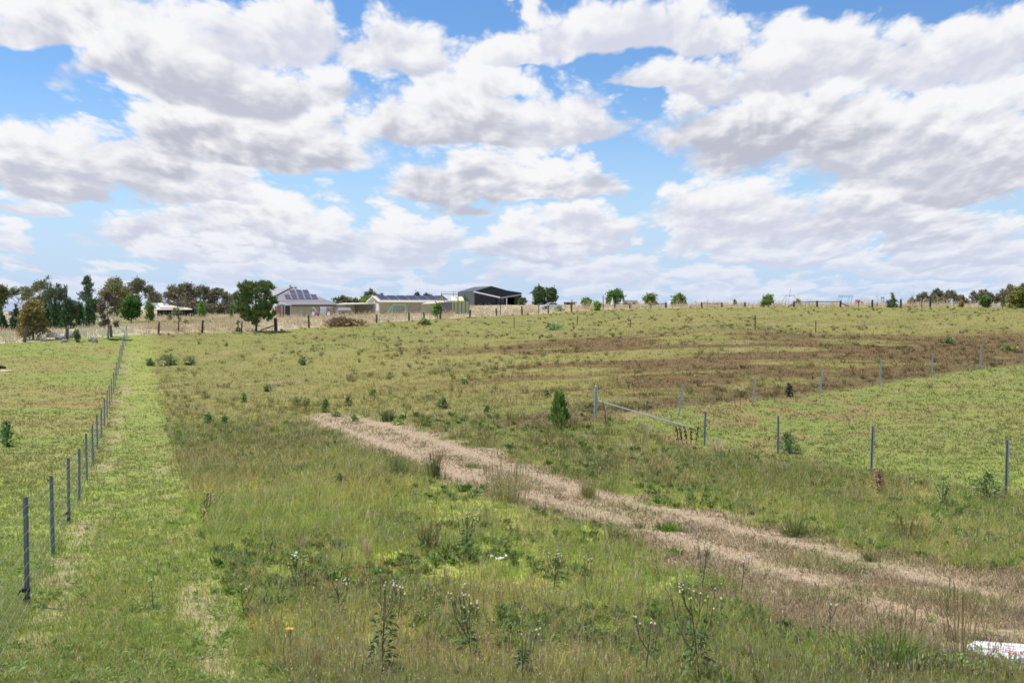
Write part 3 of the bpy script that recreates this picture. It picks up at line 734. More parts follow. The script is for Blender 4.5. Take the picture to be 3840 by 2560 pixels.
def build_tussocks():
    """coarse tussocks and straw clumps that roughen the middle field"""
    X, Y = scatter(5200, 24, 185, 1.15)
    h, c, dens, t, f, short, far, dry = region(X, Y)
    k = (short < .4) & (f < .2) & (t < .3) & (fbm(X*.16+5, Y*.16+44, 4) > .44)
    X, Y, c = X[k], Y[k], c[k]; n = len(X); K = 26
    r = np.abs(rng.normal(0, .10, n*K))*np.repeat(rng.uniform(.6, 2.0, n), K); a = rng.uniform(0, 6.283, n*K)
    x = np.repeat(X, K)+np.cos(a)*r; y = np.repeat(Y, K)+np.sin(a)*r
    kk = rng.random(n)
    cc = np.where((kk < .34)[:, None], C_(.50,.40,.22), np.where((kk < .62)[:, None], C_(.22,.25,.075), np.where((kk < .82)[:, None], C_(.13,.17,.05), C_(.22,.13,.07))))*np.exp(rng.normal(0, .2, n))[:, None]
    cc = cc*.6+c*.4
    cb = mix_hues(np.repeat(cc, K, 0), n*K, .14)
    H = np.repeat(rng.uniform(.16, .44, n), K)*rng.uniform(.5, 1.1, n*K)
    v, l, s_, c3 = blades(np.stack([x, y, G(x, y)], -1), H, .0042*np.maximum(1, y/9.5)**.88*np.ones(n*K), a, np.clip(rng.normal(.6, .3, n*K), .05, 1.2), cb, lerp(cb, np.tile(C_(.5,.4,.22), (n*K, 1)), rng.random(n*K)*.4))
    tag(np_mesh('rough_tussocks', v, l, s_, M['grass'], c3), 'coarse green and straw tussocks roughening the middle field', 'grass', kind='stuff')
build_tussocks()
# ------------------------------------------------------------------ plants that stand out as individuals
def leaf_mesh(name, B, D, s, wide, cols, mat, parent, droop=.15, four=True):
    """rhombic leaves: base points, directions, lengths"""
    n = len(B)
    D = D/np.linalg.norm(D, axis=1, keepdims=True)
    sd_ = np.cross(D, rng.normal(0, 1, (n, 3))); sd_ /= np.linalg.norm(sd_, axis=1, keepdims=True)+1e-6
    w_ = (s*wide)[:, None]; L_ = s[:, None]
    V = np.stack([B, B+D*L_*.45+sd_*w_*.5, B+D*L_-np.array([0, 0, 1])*L_*droop, B+D*L_*.45-sd_*w_*.5], 1)
    C = np.repeat(cols[:, None], 4, 1).reshape(-1, 3)
    return np_mesh(name, V.reshape(-1, 3), np.arange(n*4), np.arange(n)*4, mat, C, parent)
def rdir(n, up=0.0):
    d = rng.normal(0, 1, (n, 3)); d[:, 2] += up; return d
def hue(c, n, a=.2): return mix_hues(np.tile(np.array(c, float), (n, 1)), n, a)

def plant_root(px, base, top, name, label, cat):
    x, y, z = pick(px, min(base, 2556))
    if base > 2556:                                   # rooted just below the picture's lower edge
        y -= (base-2556)/F*y*2.4; x = (px-1920)/F*y; z = g1(x, y)
    h = max(.08, (base-top)/F*math.hypot(x, y))
    return thing(name, label, cat, (x, y, z-.01)), h, y
def weed_thistle(px, base, top, label, name='tall_weed', brown=.35, leaves=60, nb=6, leafc=(.09,.15,.055), fluff=14):
    t, h, d = plant_root(px, base, top, name, label, 'weed')
    mb = MB(); tips = []; k = max(1, d/10)
    lean = Vector((random.uniform(-.12, .12), random.uniform(-.08, .08), 1))
    r0 = .0065*k**.7
    main = [Vector((0, 0, 0)), lean*h*.35, lean*h*.7, lean*h]
    mb.tube(main, [r0, r0*.8, r0*.6, r0*.35], 5); tips.append(main[-1])
    for i in range(nb):
        f = random.uniform(.18, .75); p = lean*h*f; a = random.uniform(0, 6.28); l = h*(1-f)*random.uniform(.75, 1.15)
        o = Vector((math.cos(a)*.42, math.sin(a)*.42, 1)).normalized()
        q = p+o*l*.5+Vector((math.cos(a), math.sin(a), 0))*l*.1; e = p+o*l+Vector((0, 0, l*.08))
        mb.tube([p, q, e], [r0*.6, r0*.45, r0*.3], 4); tips.append(e)
        for j in range(2):
            b = q.lerp(e, .35*j+.2); a2 = a+random.uniform(-1.5, 1.5); e2 = b+Vector((math.cos(a2)*.5, math.sin(a2)*.5, 1)).normalized()*l*.32
            mb.tube([b, e2], [r0*.35, r0*.25], 4); tips.append(e2)
    mb.build('stem', M['stembrown'] if brown > .5 else M['stem'], t)
    n = int(leaves*1.7)
    if n:
        f = rng.random(n)**1.5*.72; a = rng.uniform(0, 6.283, n); rr = rng.random(n)*.16*h*(1-f*.6)
        B = np.stack([np.cos(a)*rr+lean.x*f*h, np.sin(a)*rr+lean.y*f*h, f*h], 1)
        D = np.stack([np.cos(a), np.sin(a), rng.normal(.35, .35, n)], 1)
        leaf_mesh('leaves', B, D, (.03+.055*rng.random(n)*(1-f*.6))*k**.4*min(1.3, h/.45), .34, hue(np.array(leafc)*1.4, n), M['leaf'], t, .35)
    bm_ = M['budwhite'] if random.random() < .15 else M['bud']; first = None
    for q in tips[:fluff]:
        if first is None: first = o = MB().blob((0, 0, 0), (.01, .01, .0105), 6, 4).build('seed_head', bm_, t)
        else: o = first.copy(); col.objects.link(o)
        s = random.uniform(.55, 1.05)*k**.45; o.scale = (s, s, s); o.location = q
    return t
def weed_blades(px, base, top, label, name, colr, n=220, spread=.06, lean=.35, wide=.0045, tip=None, cat='grass tussock', heads=None, rosette=None):
    t, h, d = plant_root(px, base, top, name, label, cat)
    k = max(1, d/10); r = np.abs(rng.normal(0, spread, n)); a = rng.uniform(0, 6.283, n)
    P = np.stack([np.cos(a)*r, np.sin(a)*r, np.zeros(n)], 1)
    c = hue(colr, n); ct = lerp(c, np.tile(np.array(tip if tip is not None else STRAW*.8), (n, 1)), rng.random(n)*.5)
    hh = h*rng.uniform(.45, 1.08, n)
    le = np.clip(np.abs(rng.normal(lean, .2, n)), .02, 1.3)
    parts = [blades(P, hh, wide*k**.8*rng.uniform(.7, 1.4, n), a+rng.normal(0, .4, n), le, c, ct)]
    if heads is not None:
        m = min(n, 70); p = P[:m].copy(); p[:, 0] += np.cos(a[:m])*le[:m]*hh[:m]*.7; p[:, 1] += np.sin(a[:m])*le[:m]*hh[:m]*.7; p[:, 2] += hh[:m]*.72
        c = hue(heads, m); parts.append(blades(p, hh[:m]*.3, wide*1.8*k**.8*np.ones(m), a[:m], le[:m]*1.3, c, c))
    v, l, s, cc = join(parts); np_mesh('blades', v, l, s, M['grass'], cc, t)
    if rosette:
        m = rosette; a = rng.uniform(0, 6.283, m); rr = rng.random(m)*spread*1.6
        B = np.stack([np.cos(a)*rr, np.sin(a)*rr, rng.random(m)*.05], 1)
        leaf_mesh('leaves', B, np.stack([np.cos(a), np.sin(a), rng.normal(.55, .35, m)], 1), (.07+.10*rng.random(m))*k**.4, .24, hue((.10,.19,.035), m), M['leaf'], t, .4)
    return t
def weed_bush(px, base, top, wpx, label, name='weed_bush', colr=(.075,.13,.045), n=420, upright=False, cat='shrub', stems='stem', leaf=.06):
    t, h, d = plant_root(px, base, top, name, label, cat)
    w_ = wpx/F*d*.5*(1 if cat != 'shrub' else 1-.1*min(1, d/40)); h *= 1 if cat != 'shrub' else 1-.32*min(1, d/40); k = max(1, d/12)
    mb = MB()
    for i in range(7):
        a = random.uniform(0, 6.28); e = Vector((math.cos(a)*w_*.6, math.sin(a)*w_*.6, h*random.uniform(.6, .95)))
        mb.tube([(0, 0, 0), e*.5+Vector((0, 0, h*.1)), e], [.008*k**.6, .006*k**.6, .003*k**.6], 4)
    mb.build('stem', M['stembrown'] if stems == 'brown' else M['stem'], t)
    f = rng.random(n); a = rng.uniform(0, 6.283, n)
    prof = np.sin(np.clip(f*.9+.12, 0, 1)*math.pi)**.7 if not upright else (1-f*.75)*np.minimum(1, f*5+.3)
    lob = 1+.35*np.sin(a*3+px)+.2*np.sin(a*5+f*7)
    r = np.sqrt(rng.random(n))*w_*prof*lob
    B = np.stack([np.cos(a)*r, np.sin(a)*r, f*h*.93], 1)
    D = rdir(n, .5) if not upright else np.stack([np.cos(a)*.35, np.sin(a)*.35, np.ones(n)], 1)+rng.normal(0, .15, (n, 3))
    cl = vnoise(B[:, 0]*9/max(.2, w_)+px, B[:, 2]*9/max(.2, h))[:, None]
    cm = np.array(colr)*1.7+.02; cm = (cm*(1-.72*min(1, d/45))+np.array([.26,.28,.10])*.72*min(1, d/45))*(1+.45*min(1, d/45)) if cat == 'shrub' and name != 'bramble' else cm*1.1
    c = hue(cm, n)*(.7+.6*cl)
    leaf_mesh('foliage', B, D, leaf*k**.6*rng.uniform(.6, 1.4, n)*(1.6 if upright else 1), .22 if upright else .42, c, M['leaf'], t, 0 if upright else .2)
    return t
GRN = (.15,.23,.045)
# foreground weeds, nearest first
weed_thistle(1425, 2590, 2205, 'dark tall weed with bare forked brown top at the bottom edge', brown=.9, leaves=110, nb=5, leafc=(.07,.12,.045))
weed_thistle(1770, 2490, 2225, 'wide weed with many straight thin stems and pale seed balls in the foreground', brown=.2, leaves=60, nb=11, fluff=20)
weed_thistle(1962, 2575, 2375, 'low dark leafy thistle at the bottom edge beside the long straw blades', 'thistle', brown=.2, leaves=170, nb=3, leafc=(.06,.12,.04), fluff=4)
weed_thistle(2635, 2585, 2215, 'tallest foreground weed with white seed heads, at the bottom right of centre', brown=.6, leaves=90, nb=8, fluff=22)
weed_thistle(2422, 2580, 2330, 'slender dark stemmed weed with one arching branch just left of the tallest weed', brown=.7, leaves=30, nb=3, fluff=7)
weed_thistle(2632, 2215, 2035, 'upright forked weed standing at the near edge of the worn track', brown=.5, leaves=36, nb=7)
weed_thistle(2197, 2215, 2085, 'single brown stalk weed in short green grass left of the forked weed', brown=.8, leaves=14, nb=2, fluff=5)
weed_thistle(2778, 2235, 2095, 'thin twin stalk weed with yellowish top at the track edge', brown=.6, leaves=8, nb=2, fluff=5)
weed_thistle(1742, 2100, 1930, 'bushy grey green weed with many pale buds, behind the white litter', brown=.4, leaves=50, nb=9, fluff=20)
weed_thistle(762, 1990, 1845, 'dark brown branching weed at the left edge of the tall grass', brown=.9, leaves=20, nb=6, fluff=8)
weed_thistle(575, 2290, 2175, 'small grey green thistle standing alone on the mown strip', 'thistle', brown=.1, leaves=34, nb=1, leafc=(.13,.2,.08), fluff=2)
weed_thistle(915, 2310, 2190, 'thin weed with sparse leaves where mown strip meets tall grass', brown=.3, leaves=22, nb=3, fluff=6)
weed_thistle(1110, 2220, 2080, 'pale bud covered weed beside the small upright scrap of litter', brown=.4, leaves=30, nb=6, fluff=18)
weed_thistle(1280, 2350, 2170, 'grey stemmed weed with fine branches in the left foreground grass', brown=.6, leaves=30, nb=6, fluff=12)
weed_thistle(2075, 2230, 2060, 'green weed with flat topped yellow buds behind the bottom thistle', brown=.3, leaves=26, nb=6, fluff=16)
weed_thistle(3105, 2460, 2270, 'knotted brown weed among grass left of the bright green clump', brown=.9, leaves=12, nb=2, fluff=4)
# clumps and tussocks
weed_blades(3335, 2545, 2330, 'bright green broad bladed clump at the bottom edge left of the sign', 'leafy_clump', GRN, 260, .10, .75, .011, (.2,.28,.06), rosette=120)
weed_blades(3335, 2500, 2190, 'spray of thin brown tipped seed stalks behind the bright green clump', 'seed_stalks', (.24,.23,.09), 46, .16, .14, .0040, (.3,.2,.1), heads=(.3,.2,.09))
weed_blades(3600, 2475, 2190, 'tall stiff brown green reed stalks rising in front of the fallen sign', 'reed_clump', (.30,.29,.10), 70, .13, .16, .0046, (.36,.24,.1), heads=(.36,.24,.11))
weed_bush(3590, 2550, 2452, 230, 'dense low dark green weed mound below the fallen sign', 'weed_mound', (.13,.2,.05), 520, leaf=.055)
weed_blades(1372, 2085, 1985, 'pale straw tuft standing in green grass left of centre foreground', 'straw_tuft', (.62,.5,.3), 90, .05, .28, .0055, cat='dry tuft')
weed_blades(1130, 2070, 1985, 'thin faded straw tuft beside the bud covered weed', 'straw_tuft', (.55,.46,.3), 60, .06, .3, .005, cat='dry tuft')
weed_blades(2688, 1695, 1628, 'blond dry tuft between the brown dock spikes and blue green bush', 'straw_tuft', (.66,.55,.33), 110, .12, .5, .006, cat='dry tuft')
weed_blades(2110, 2575, 2440, 'sheaf of long leaning straw blades at the bottom edge of the picture', 'straw_tuft', (.6,.46,.25), 44, .07, .55, .005, cat='dry tuft')
weed_blades(2425, 1640, 1560, 'few long bent dry stems in front of the slanting steel stay', 'straw_tuft', (.55,.45,.3), 22, .05, .35, .006, cat='dry tuft')
weed_blades(2505, 1990, 1950, 'low flat bright green tussock in the middle of the track', 'tussock', (.14,.24,.03), 220, .16, .8, .007, (.2,.3,.06), rosette=40)
weed_blades(2392, 1980, 1945, 'small olive tussock on the track left of the flat bright one', 'tussock', (.2,.23,.07), 160, .09, .5, .005)
weed_blades(2985, 2012, 1905, 'large tussock with dark green foot and long wispy stems on the track edge', 'tussock', (.17,.22,.06), 190, .12, .45, .005, rosette=70)
weed_blades(3068, 2005, 1972, 'low leafy tussock touching the right of the large wispy tussock', 'tussock', (.13,.2,.05), 140, .12, .7, .006, rosette=40)
weed_blades(3262, 2105, 2060, 'small dark tussock standing alone on the broad part of the track', 'tussock', (.15,.2,.06), 150, .07, .45, .005)
weed_blades(3190, 2150, 2120, 'flat ring of green leaves on bare track near the right', 'tussock', (.14,.2,.06), 60, .1, .8, .007, rosette=36)
weed_blades(2207, 1868, 1790, 'yellow green tussock in the centre of the track', 'tussock', (.3,.31,.09), 220, .09, .3, .0048)
weed_blades(1768, 1752, 1730, 'flat green patch of tussock on the far part of the track', 'tussock', (.16,.25,.045), 150, .15, .85, .007)
weed_blades(1628, 1795, 1690, 'upright dark rush clump at the left edge of the far track', 'rush_clump', (.13,.19,.05), 170, .10, .22, .0048, heads=(.3,.2,.1))
weed_blades(1487, 1790, 1705, 'green rush clump in tall grass left of the bare pink patch', 'rush_clump', (.12,.19,.05), 170, .10, .22, .0048)
weed_blades(1605, 2065, 1950, 'rush clump with brown flower tops behind the pale straw tuft', 'rush_clump', (.13,.18,.05), 170, .08, .18, .0042, heads=(.33,.21,.11))
weed_blades(2300, 2035, 1925, 'slim grey rush clump at the near track edge', 'rush_clump', (.28,.26,.13), 90, .05, .22, .004)
weed_blades(1900, 1880, 1720, 'tall yellowish grass stand overhanging the left side of the track', 'grass_stand', (.36,.33,.13), 300, .34, .22, .0045, heads=(.42,.32,.16))
weed_blades(3400, 2040, 1930, 'tall reddish seeding grass stand on the far side of the track', 'grass_stand', (.26,.26,.08), 220, .16, .2, .0048, heads=(.36,.2,.1))
weed_blades(1455, 1580, 1530, 'dark green rush clump at the far end of the track', 'rush_clump', (.1,.17,.04), 200, .14, .25, .007)
# bushes
weed_bush(2957, 1700, 1590, 72, 'blue green bush beside the second right hand fence post', colr=(.10,.165,.075), n=520, leaf=.055)
weed_bush(3700, 1880, 1755, 135, 'broad dark green bush at the far right, beside the last fence post', colr=(.075,.12,.04), n=900, leaf=.05)
weed_bush(3535, 1900, 1760, 90, 'loose tall weed bush left of the broad dark bush', colr=(.12,.17,.06), n=420, leaf=.04)
weed_bush(3293, 1850, 1760, 60, 'brown dying weed beside the third right hand fence post', 'dead_weed', (.24,.15,.08), 260, stems='brown', cat='dead plant', leaf=.05)
weed_bush(2098, 1600, 1480, 68, 'upright bright green cypress seedling left of the steel corner post', 'cypress_seedling', (.11,.165,.03), 900, True, 'young tree', leaf=.08)
weed_bush(1662, 1532, 1468, 44, 'dark rounded shrub alone in the middle field', colr=(.06,.115,.045), n=420, leaf=.06)
weed_bush(1823, 1545, 1503, 24, 'small dark shrub right of the dark rounded shrub', colr=(.09,.15,.06), n=160, leaf=.06)
weed_bush(2050, 1488, 1452, 34, 'spreading dark shrub above the cypress seedling', colr=(.07,.12,.05), n=200, leaf=.07)
weed_bush(1740, 1440, 1408, 28, 'small pointed shrub high in the middle field', colr=(.08,.14,.05), n=160, leaf=.08)
weed_bush(2960, 1487, 1440, 24, 'dark brown dead shrub beside the upper row of steel posts', 'dead_shrub', (.07,.055,.03), 200, stems='brown', cat='dead plant', leaf=.07)
weed_bush(25, 1675, 1582, 56, 'young sapling with broad leaves alone on the left lawn', 'sapling', (.10,.17,.05), 300, cat='young tree', leaf=.075)
weed_bush(1272, 1835, 1760, 70, 'dark green rounded weed bush in tall grass left of the track', colr=(.06,.12,.03), n=460, leaf=.055)
weed_bush(780, 1590, 1532, 40, 'leafy blue green thistle bush at the top of the tall grass', colr=(.11,.17,.09), n=260, leaf=.07)
weed_bush(842, 1595, 1545, 22, 'narrow green weed right of the blue green thistle bush', colr=(.09,.15,.05), n=140, leaf=.07)
weed_bush(915, 1508, 1458, 26, 'narrow weed bush on the left of the middle field', colr=(.10,.16,.055), n=160, leaf=.07)
weed_bush(1000, 1468, 1428, 24, 'small weed bush above the narrow weed bush', colr=(.10,.16,.06), n=140, leaf=.07)
weed_bush(1112, 1520, 1476, 40, 'brown topped weed bush beyond the far end of the track', colr=(.15,.15,.06), n=200, leaf=.07)
weed_bush(1148, 1522, 1482, 28, 'grey green weed right of the brown topped bush', colr=(.12,.17,.08), n=160, leaf=.07)
weed_bush(1220, 1545, 1470, 34, 'tall weed bush just above the far end of the track', colr=(.10,.17,.05), n=220, leaf=.07)
weed_bush(1305, 1520, 1466, 30, 'reddish green weed right of the tall weed bush', colr=(.14,.13,.06), n=180, leaf=.07)
weed_bush(1262, 1562, 1535, 36, 'low bush of dark blades at the tip of the track', colr=(.10,.15,.05), n=160, leaf=.07)
weed_bush(1328, 1580, 1552, 30, 'low leafy weed on the right side of the track tip', colr=(.09,.17,.05), n=160, leaf=.07)
weed_bush(1395, 1482, 1445, 24, 'small bright weed in the field above the track', colr=(.15,.24,.04), n=140, leaf=.07)
weed_bush(1490, 1592, 1556, 48, 'yellow green weed clump on the far edge of the track', colr=(.2,.25,.06), n=220, leaf=.06)
weed_bush(562, 1372, 1338, 26, 'small dark bush beside the mown strip in the distance', colr=(.07,.11,.05), n=160, leaf=.1)
weed_bush(628, 1368, 1322, 74, 'dull green thicket in the distance right of the small dark bush', colr=(.11,.14,.07), n=300, leaf=.1)
weed_bush(710, 1368, 1335, 50, 'faded green thicket next to the dull green thicket', colr=(.14,.18,.09), n=200, leaf=.1)
weed_bush(1135, 1368, 1332, 24, 'dark spiky weed near the top of the middle field', colr=(.08,.1,.045), n=120, leaf=.1)
weed_bush(3780, 1315, 1292, 56, 'yellow green bush at the right edge beyond the last steel post', colr=(.17,.2,.05), n=220, leaf=.12)
weed_bush(3556, 1288, 1262, 26, 'dark small bush above the upper row of steel posts', colr=(.07,.12,.05), n=140, leaf=.12)
weed_bush(2080, 1236, 1218, 60, 'flat blue green patch of weed high on the slope', colr=(.13,.2,.11), n=180, leaf=.16)
weed_bush(1590, 1218, 1196, 36, 'rounded green bush in front of the rear timber fence', colr=(.14,.2,.07), n=260, leaf=.16)
weed_bush(1283, 1222, 1190, 150, 'long low brown bramble in front of the house', 'bramble', (.17,.115,.06), 900, stems='brown', leaf=.16)
weed_bush(2100, 1168, 1156, 22, 'small green tuft bush beside the white car', colr=(.16,.21,.07), n=100, leaf=.16)
# dock with rust brown seed spikes
def dock(px, base, top, label):
    t, h, d = plant_root(px, base, top, 'dock_plant', label, 'weed')
    st = MB()
    for i in range(5):
        hd = MB(); x = (i-2)*.17+random.uniform(-.04, .04); e = Vector((x+random.uniform(-.1, .06), random.uniform(-.12, .12), h*random.uniform(.75, 1.05)))
        b = Vector((x*.8, 0, 0)); st.tube([b, b.lerp(e, .5), e], [.012, .01, .006], 5)
        for k in range(26):
            f = random.uniform(.25, 1); p = b.lerp(e, f)+Vector((random.gauss(0, .022), random.gauss(0, .022), 0)); s = random.uniform(.012, .026)
            hd.blob(p, (s, s, s*1.5), 5, 4)
        hd.build('seed_spike', M['seedbrown'], t)
    st.build('stem', M['stembrown'], t)
dock(2578, 1665, 1588, 'group of rust brown dock spikes at the low end of the steel stay')
def dead_stalk(px, base, top, label):
    t, h, d = plant_root(px, base, top, 'dead_stalk', label, 'dead plant')
    mb = MB(); mb.tube([(0, 0, 0), (-.03, 0, h*.5), (-.12, .02, h)], [.02, .016, .008], 5)
    for f, a, l in ((.45, .6, .3), (.62, 2.4, .25), (.75, 4.0, .2), (.3, 3.3, .2)):
        p = Vector((-.1*f, 0, h*f)); mb.tube([p, p+Vector((math.cos(a)*l*.6, math.sin(a)*l*.4, l))], [.009, .004], 4)
    mb.build('stalk', M['stembrown'], t)
dead_stalk(2272, 1592, 1500, 'dark dead weed stalk standing beside the steel corner post')
dead_stalk(2360, 1462, 1430, 'short dark dead stalk in the brown weed patch')
# ------------------------------------------------------------------ trees beyond and along the rear fence
def tree(px, d, top, wpx, kind, label, colr, name='tree', n=2200, base=.25, cat='tree', colr2=None, leafs=None, trunkx=0.0, bark='bark', lean=0.0, group=None):
    x, y, zg = at(px, d)
    zt = EYE+ray(px, top)[1]*d; H = max(.6, zt-zg); Wd = wpx/F*d*.5
    t = thing(name, label, cat, (x, y, zg-.05), group=group)
    ls = leafs or d/1024*(1.3 if kind == 'gum' else 1.7); n = int(n*1.6); colr = np.array(colr)*1.5+.015; colr2 = None if colr2 is None else np.array(colr2)*1.25
    rs = np.random.default_rng(int(px*7+d))
    lobes = []
    if kind == 'round':
        for i in range(11):
            a = rs.uniform(0, 6.28); f = rs.uniform(0, 1); r = Wd*(.62-.35*f)*rs.uniform(.5, 1)
            zc = base+.03+(1-base-.17)*f
            lobes.append((math.cos(a)*r, math.sin(a)*r, zc*H, Wd*rs.uniform(.30, .48), H*rs.uniform(.10, .17)))
        lobes.append((0, 0, (base+1)*.5*H, Wd*.6, H*(1-base)*.38))
    elif kind == 'gum':
        k = 11
        for i in range(k):
            u = (i+.5)/k*2-1+rs.uniform(-.1, .1); zc = (1-.10-.34*abs(u)**1.6-rs.uniform(0, .30)*(1 if i % 2 else .25))
            lobes.append((u*Wd*.85, rs.uniform(-.5, .5)*Wd, zc*H, Wd*rs.uniform(.20, .36), H*rs.uniform(.07, .13)))
    elif kind == 'cone':
        for i in range(12):
            f = (i+.3)/12; r = Wd*(1-f)**.8*.85
            for k in range(3):
                a = rs.uniform(0, 6.28); lobes.append((math.cos(a)*r*.5, math.sin(a)*r*.5, (base+(1-base)*f)*H, max(.12*Wd, r*.62), H*.075))
    elif kind == 'feather':
        for i in range(16):
            f = (i+.5)/16; r = Wd*(.25+.9*math.sin(min(1, (1-f)*1.15)*math.pi*.62))*rs.uniform(.55, 1.1)
            a = rs.uniform(0, 6.28); lobes.append((math.cos(a)*r*.55, math.sin(a)*r*.55, (base+(1-base)*f)*H, max(Wd*.14, r*.5), H*.07))
    elif kind in ('bare', 'sparse'):
        for i in range(12):
            a = rs.uniform(0, 6.28); f = rs.uniform(.25, .98); r = Wd*math.sin(min(1, (1.08-f)*1.3)*math.pi*.5)*rs.uniform(.4, 1)
            lobes.append((math.cos(a)*r, math.sin(a)*r, f*H, Wd*.22, H*.06))
    elif kind == 'pine':
        for i in range(90):
            a = rs.uniform(0, 6.28); f = rs.uniform(0, 1)**.9; prof = math.sin((.10+.86*(1-f)**.85)*math.pi)**.6
            r = Wd*prof*rs.uniform(.45, 1.0)
            lobes.append((math.cos(a)*r, math.sin(a)*r, (base+(1-base-.05)*f)*H, Wd*.20, H*.075))
    # trunk and limbs
    mb = MB(); tr = max(.05, H*.020)*(.7 if kind in ('bare', 'sparse') else 1)
    topf = .55 if kind == 'gum' else .9
    lx = lean*H
    mb.tube([(0, 0, -.1), (lx*.3+H*.01, 0, H*.3), (lx*.6-H*.01, 0, H*topf*.7), (lx, 0, H*topf)], [tr*1.25, tr, tr*.7, tr*.25], 7)
    for (a, b, c, r, rz) in lobes[:26]:
        f = max(.12, min(topf*.85, c/H-.18*(1 if kind != 'gum' else 1.6)))
        p = Vector((lx*f, 0, H*f)); e = Vector((a, b, c)); m = p.lerp(e, .5)+Vector((0, 0, H*.02))
        mb.tube([p, m, e], [tr*.38, tr*.26, tr*.09], 4)
    if kind in ('bare', 'sparse'):
        for (a, b, c, r, rz) in lobes:
            for j in range(5):
                e = Vector((a, b, c))+Vector((rs.normal()*r, rs.normal()*r, abs(rs.normal())*rz*2))
                mb.tube([Vector((a*.75, b*.75, c*.93)), e], [tr*.13, tr*.05], 3)
    mb.build('trunk', M[bark], t)
    # leaves in clumps
    L_ = np.array(lobes); wgt = L_[:, 3]**2*L_[:, 4]+1e-4; wgt /= wgt.sum()
    nc = max(14, n//22); li = rng.choice(len(L_), nc, p=wgt)
    dv = rng.normal(0, 1, (nc, 3)); dv /= np.linalg.norm(dv, axis=1, keepdims=True); rad = rng.random(nc)**.36
    cc = L_[li, :3]+dv*rad[:, None]*np.stack([L_[li, 3], L_[li, 3], L_[li, 4]], 1)
    k = 22; B = np.repeat(cc, k, 0)+rng.normal(0, 1, (nc*k, 3))*np.repeat(np.stack([L_[li, 3], L_[li, 3], L_[li, 4]], 1)*.22+.03, k, 0)
    if kind == 'feather': D = np.stack([B[:, 0], B[:, 1], np.full(len(B), Wd*.9)], 1)+rng.normal(0, .3*Wd, (len(B), 3))
    elif kind == 'pine':
        B = np.repeat(cc, k, 0); D = np.stack([B[:, 0]*.5, B[:, 1]*.5, np.full(len(B), Wd*.9)], 1)+rng.normal(0, .42*Wd, (len(B), 3))
    else: D = rdir(len(B), -.1 if kind == 'gum' else .2)
    colr = np.array(colr, float); c2 = np.array(colr2 if colr2 is not None else colr*np.array([1.35, 1.25, 1.0]), float)
    mixk = np.repeat(rng.random(nc)**1.5, k)
    cols = lerp(mix_hues(np.tile(colr, (nc*k, 1)), nc*k, .18), np.tile(c2, (nc*k, 1)), mixk*.8)
    sel = slice(None)
    leaf_mesh('crown', B, D, ls*rng.uniform(.7, 1.5, nc*k)*(2.6 if kind == 'pine' else 1.5 if kind == 'feather' else 1.15), .16 if kind == 'pine' else .3 if kind == 'feather' else .62, cols, M['needle'] if kind in ('pine', 'cone', 'feather') else M['leaf'], t, 0.)
    return t
GUM = (.13,.135,.08); GUM2 = (.24,.20,.13); DK = (.035,.075,.03); CAS = (.085,.11,.06)
# far gums first
tree(72, 260, 1066, 110, 'gum', 'hazy gum tree behind the blue grey roof at the far left', GUM, 'gum_tree', 1500, .3)
tree(150, 255, 1050, 130, 'gum', 'arching olive gum behind the far left conifers', GUM, 'gum_tree', 1700, .3)
tree(430, 168, 1040, 130, 'gum', 'large domed olive gum behind the red brown dying tree', (.12,.125,.055), 'gum_tree', 3600, .2)
tree(520, 172, 1036, 160, 'gum', 'spreading brown olive gum above the bright green round tree', (.115,.115,.06), 'gum_tree', 3600, .2, colr2=GUM2)
tree(440, 160, 1055, 150, 'round', 'dense olive understorey tree below the domed gum', (.12,.125,.05), 'olive_tree', 2600, .02)
tree(690, 262, 1054, 130, 'gum', 'tallest gum of the group left of the pine', GUM, 'gum_tree', 2600, .1, colr2=GUM2)
tree(668, 258, 1066, 110, 'gum', 'sparse brownish gum behind the bare sapling', (.12,.10,.06), 'gum_tree', 1800, .1, colr2=GUM2)
tree(752, 266, 1062, 110, 'gum', 'flat topped gum behind the lime green conifer', GUM, 'gum_tree', 2300, .1)
tree(815, 266, 1078, 120, 'gum', 'rounded gum in the middle of the group left of the pine', GUM, 'gum_tree', 2400, .05, colr2=GUM2)
tree(880, 270, 1096, 130, 'gum', 'low gum partly hidden by the left side of the pine', GUM, 'gum_tree', 2200, .05)
tree(600, 268, 1110, 110, 'gum', 'low distant gum above the pale roofed farmhouse', GUM, 'gum_tree', 1300, .05)
tree(720, 240, 1120, 260, 'round', 'dark thicket tree under the gum group', (.10,.095,.055), 'thicket_tree', 3000, .02)
tree(860, 244, 1128, 200, 'round', 'shaded thicket tree left of the pine', (.09,.09,.05), 'thicket_tree', 2400, .02)
tree(1100, 290, 1066, 50, 'gum', 'gum top peeping over the ridge of the hipped house roof', (.14,.13,.07), 'gum_tree', 700, .3)
tree(1045, 290, 1074, 60, 'gum', 'gum top beside the upper right of the pine', GUM, 'gum_tree', 700, .3)
tree(1285, 300, 1109, 90, 'round', 'rounded olive tree above the carport right of the hipped house', (.11,.115,.06), 'olive_tree', 1500, .05)
tree(1325, 300, 1117, 60, 'round', 'low olive tree next to the gum by the cream shed', (.12,.12,.06), 'olive_tree', 900, .05)
tree(1390, 300, 1084, 62, 'gum', 'thin crowned gum behind the left end of the cream shed', GUM, 'gum_tree', 1000, .3)
tree(1372, 205, 1110, 60, 'round', 'lime green bushy tree at the left gable of the cream shed', (.17,.24,.05), 'green_tree', 1100, .05)
tree(1432, 300, 1098, 30, 'gum', 'small gum top above the first solar panel of the cream shed', GUM, 'gum_tree', 400, .4)
tree(1563, 255, 1097, 34, 'round', 'left of two dark round trees behind the solar panels', (.075,.125,.04), 'green_tree', 900, .1)
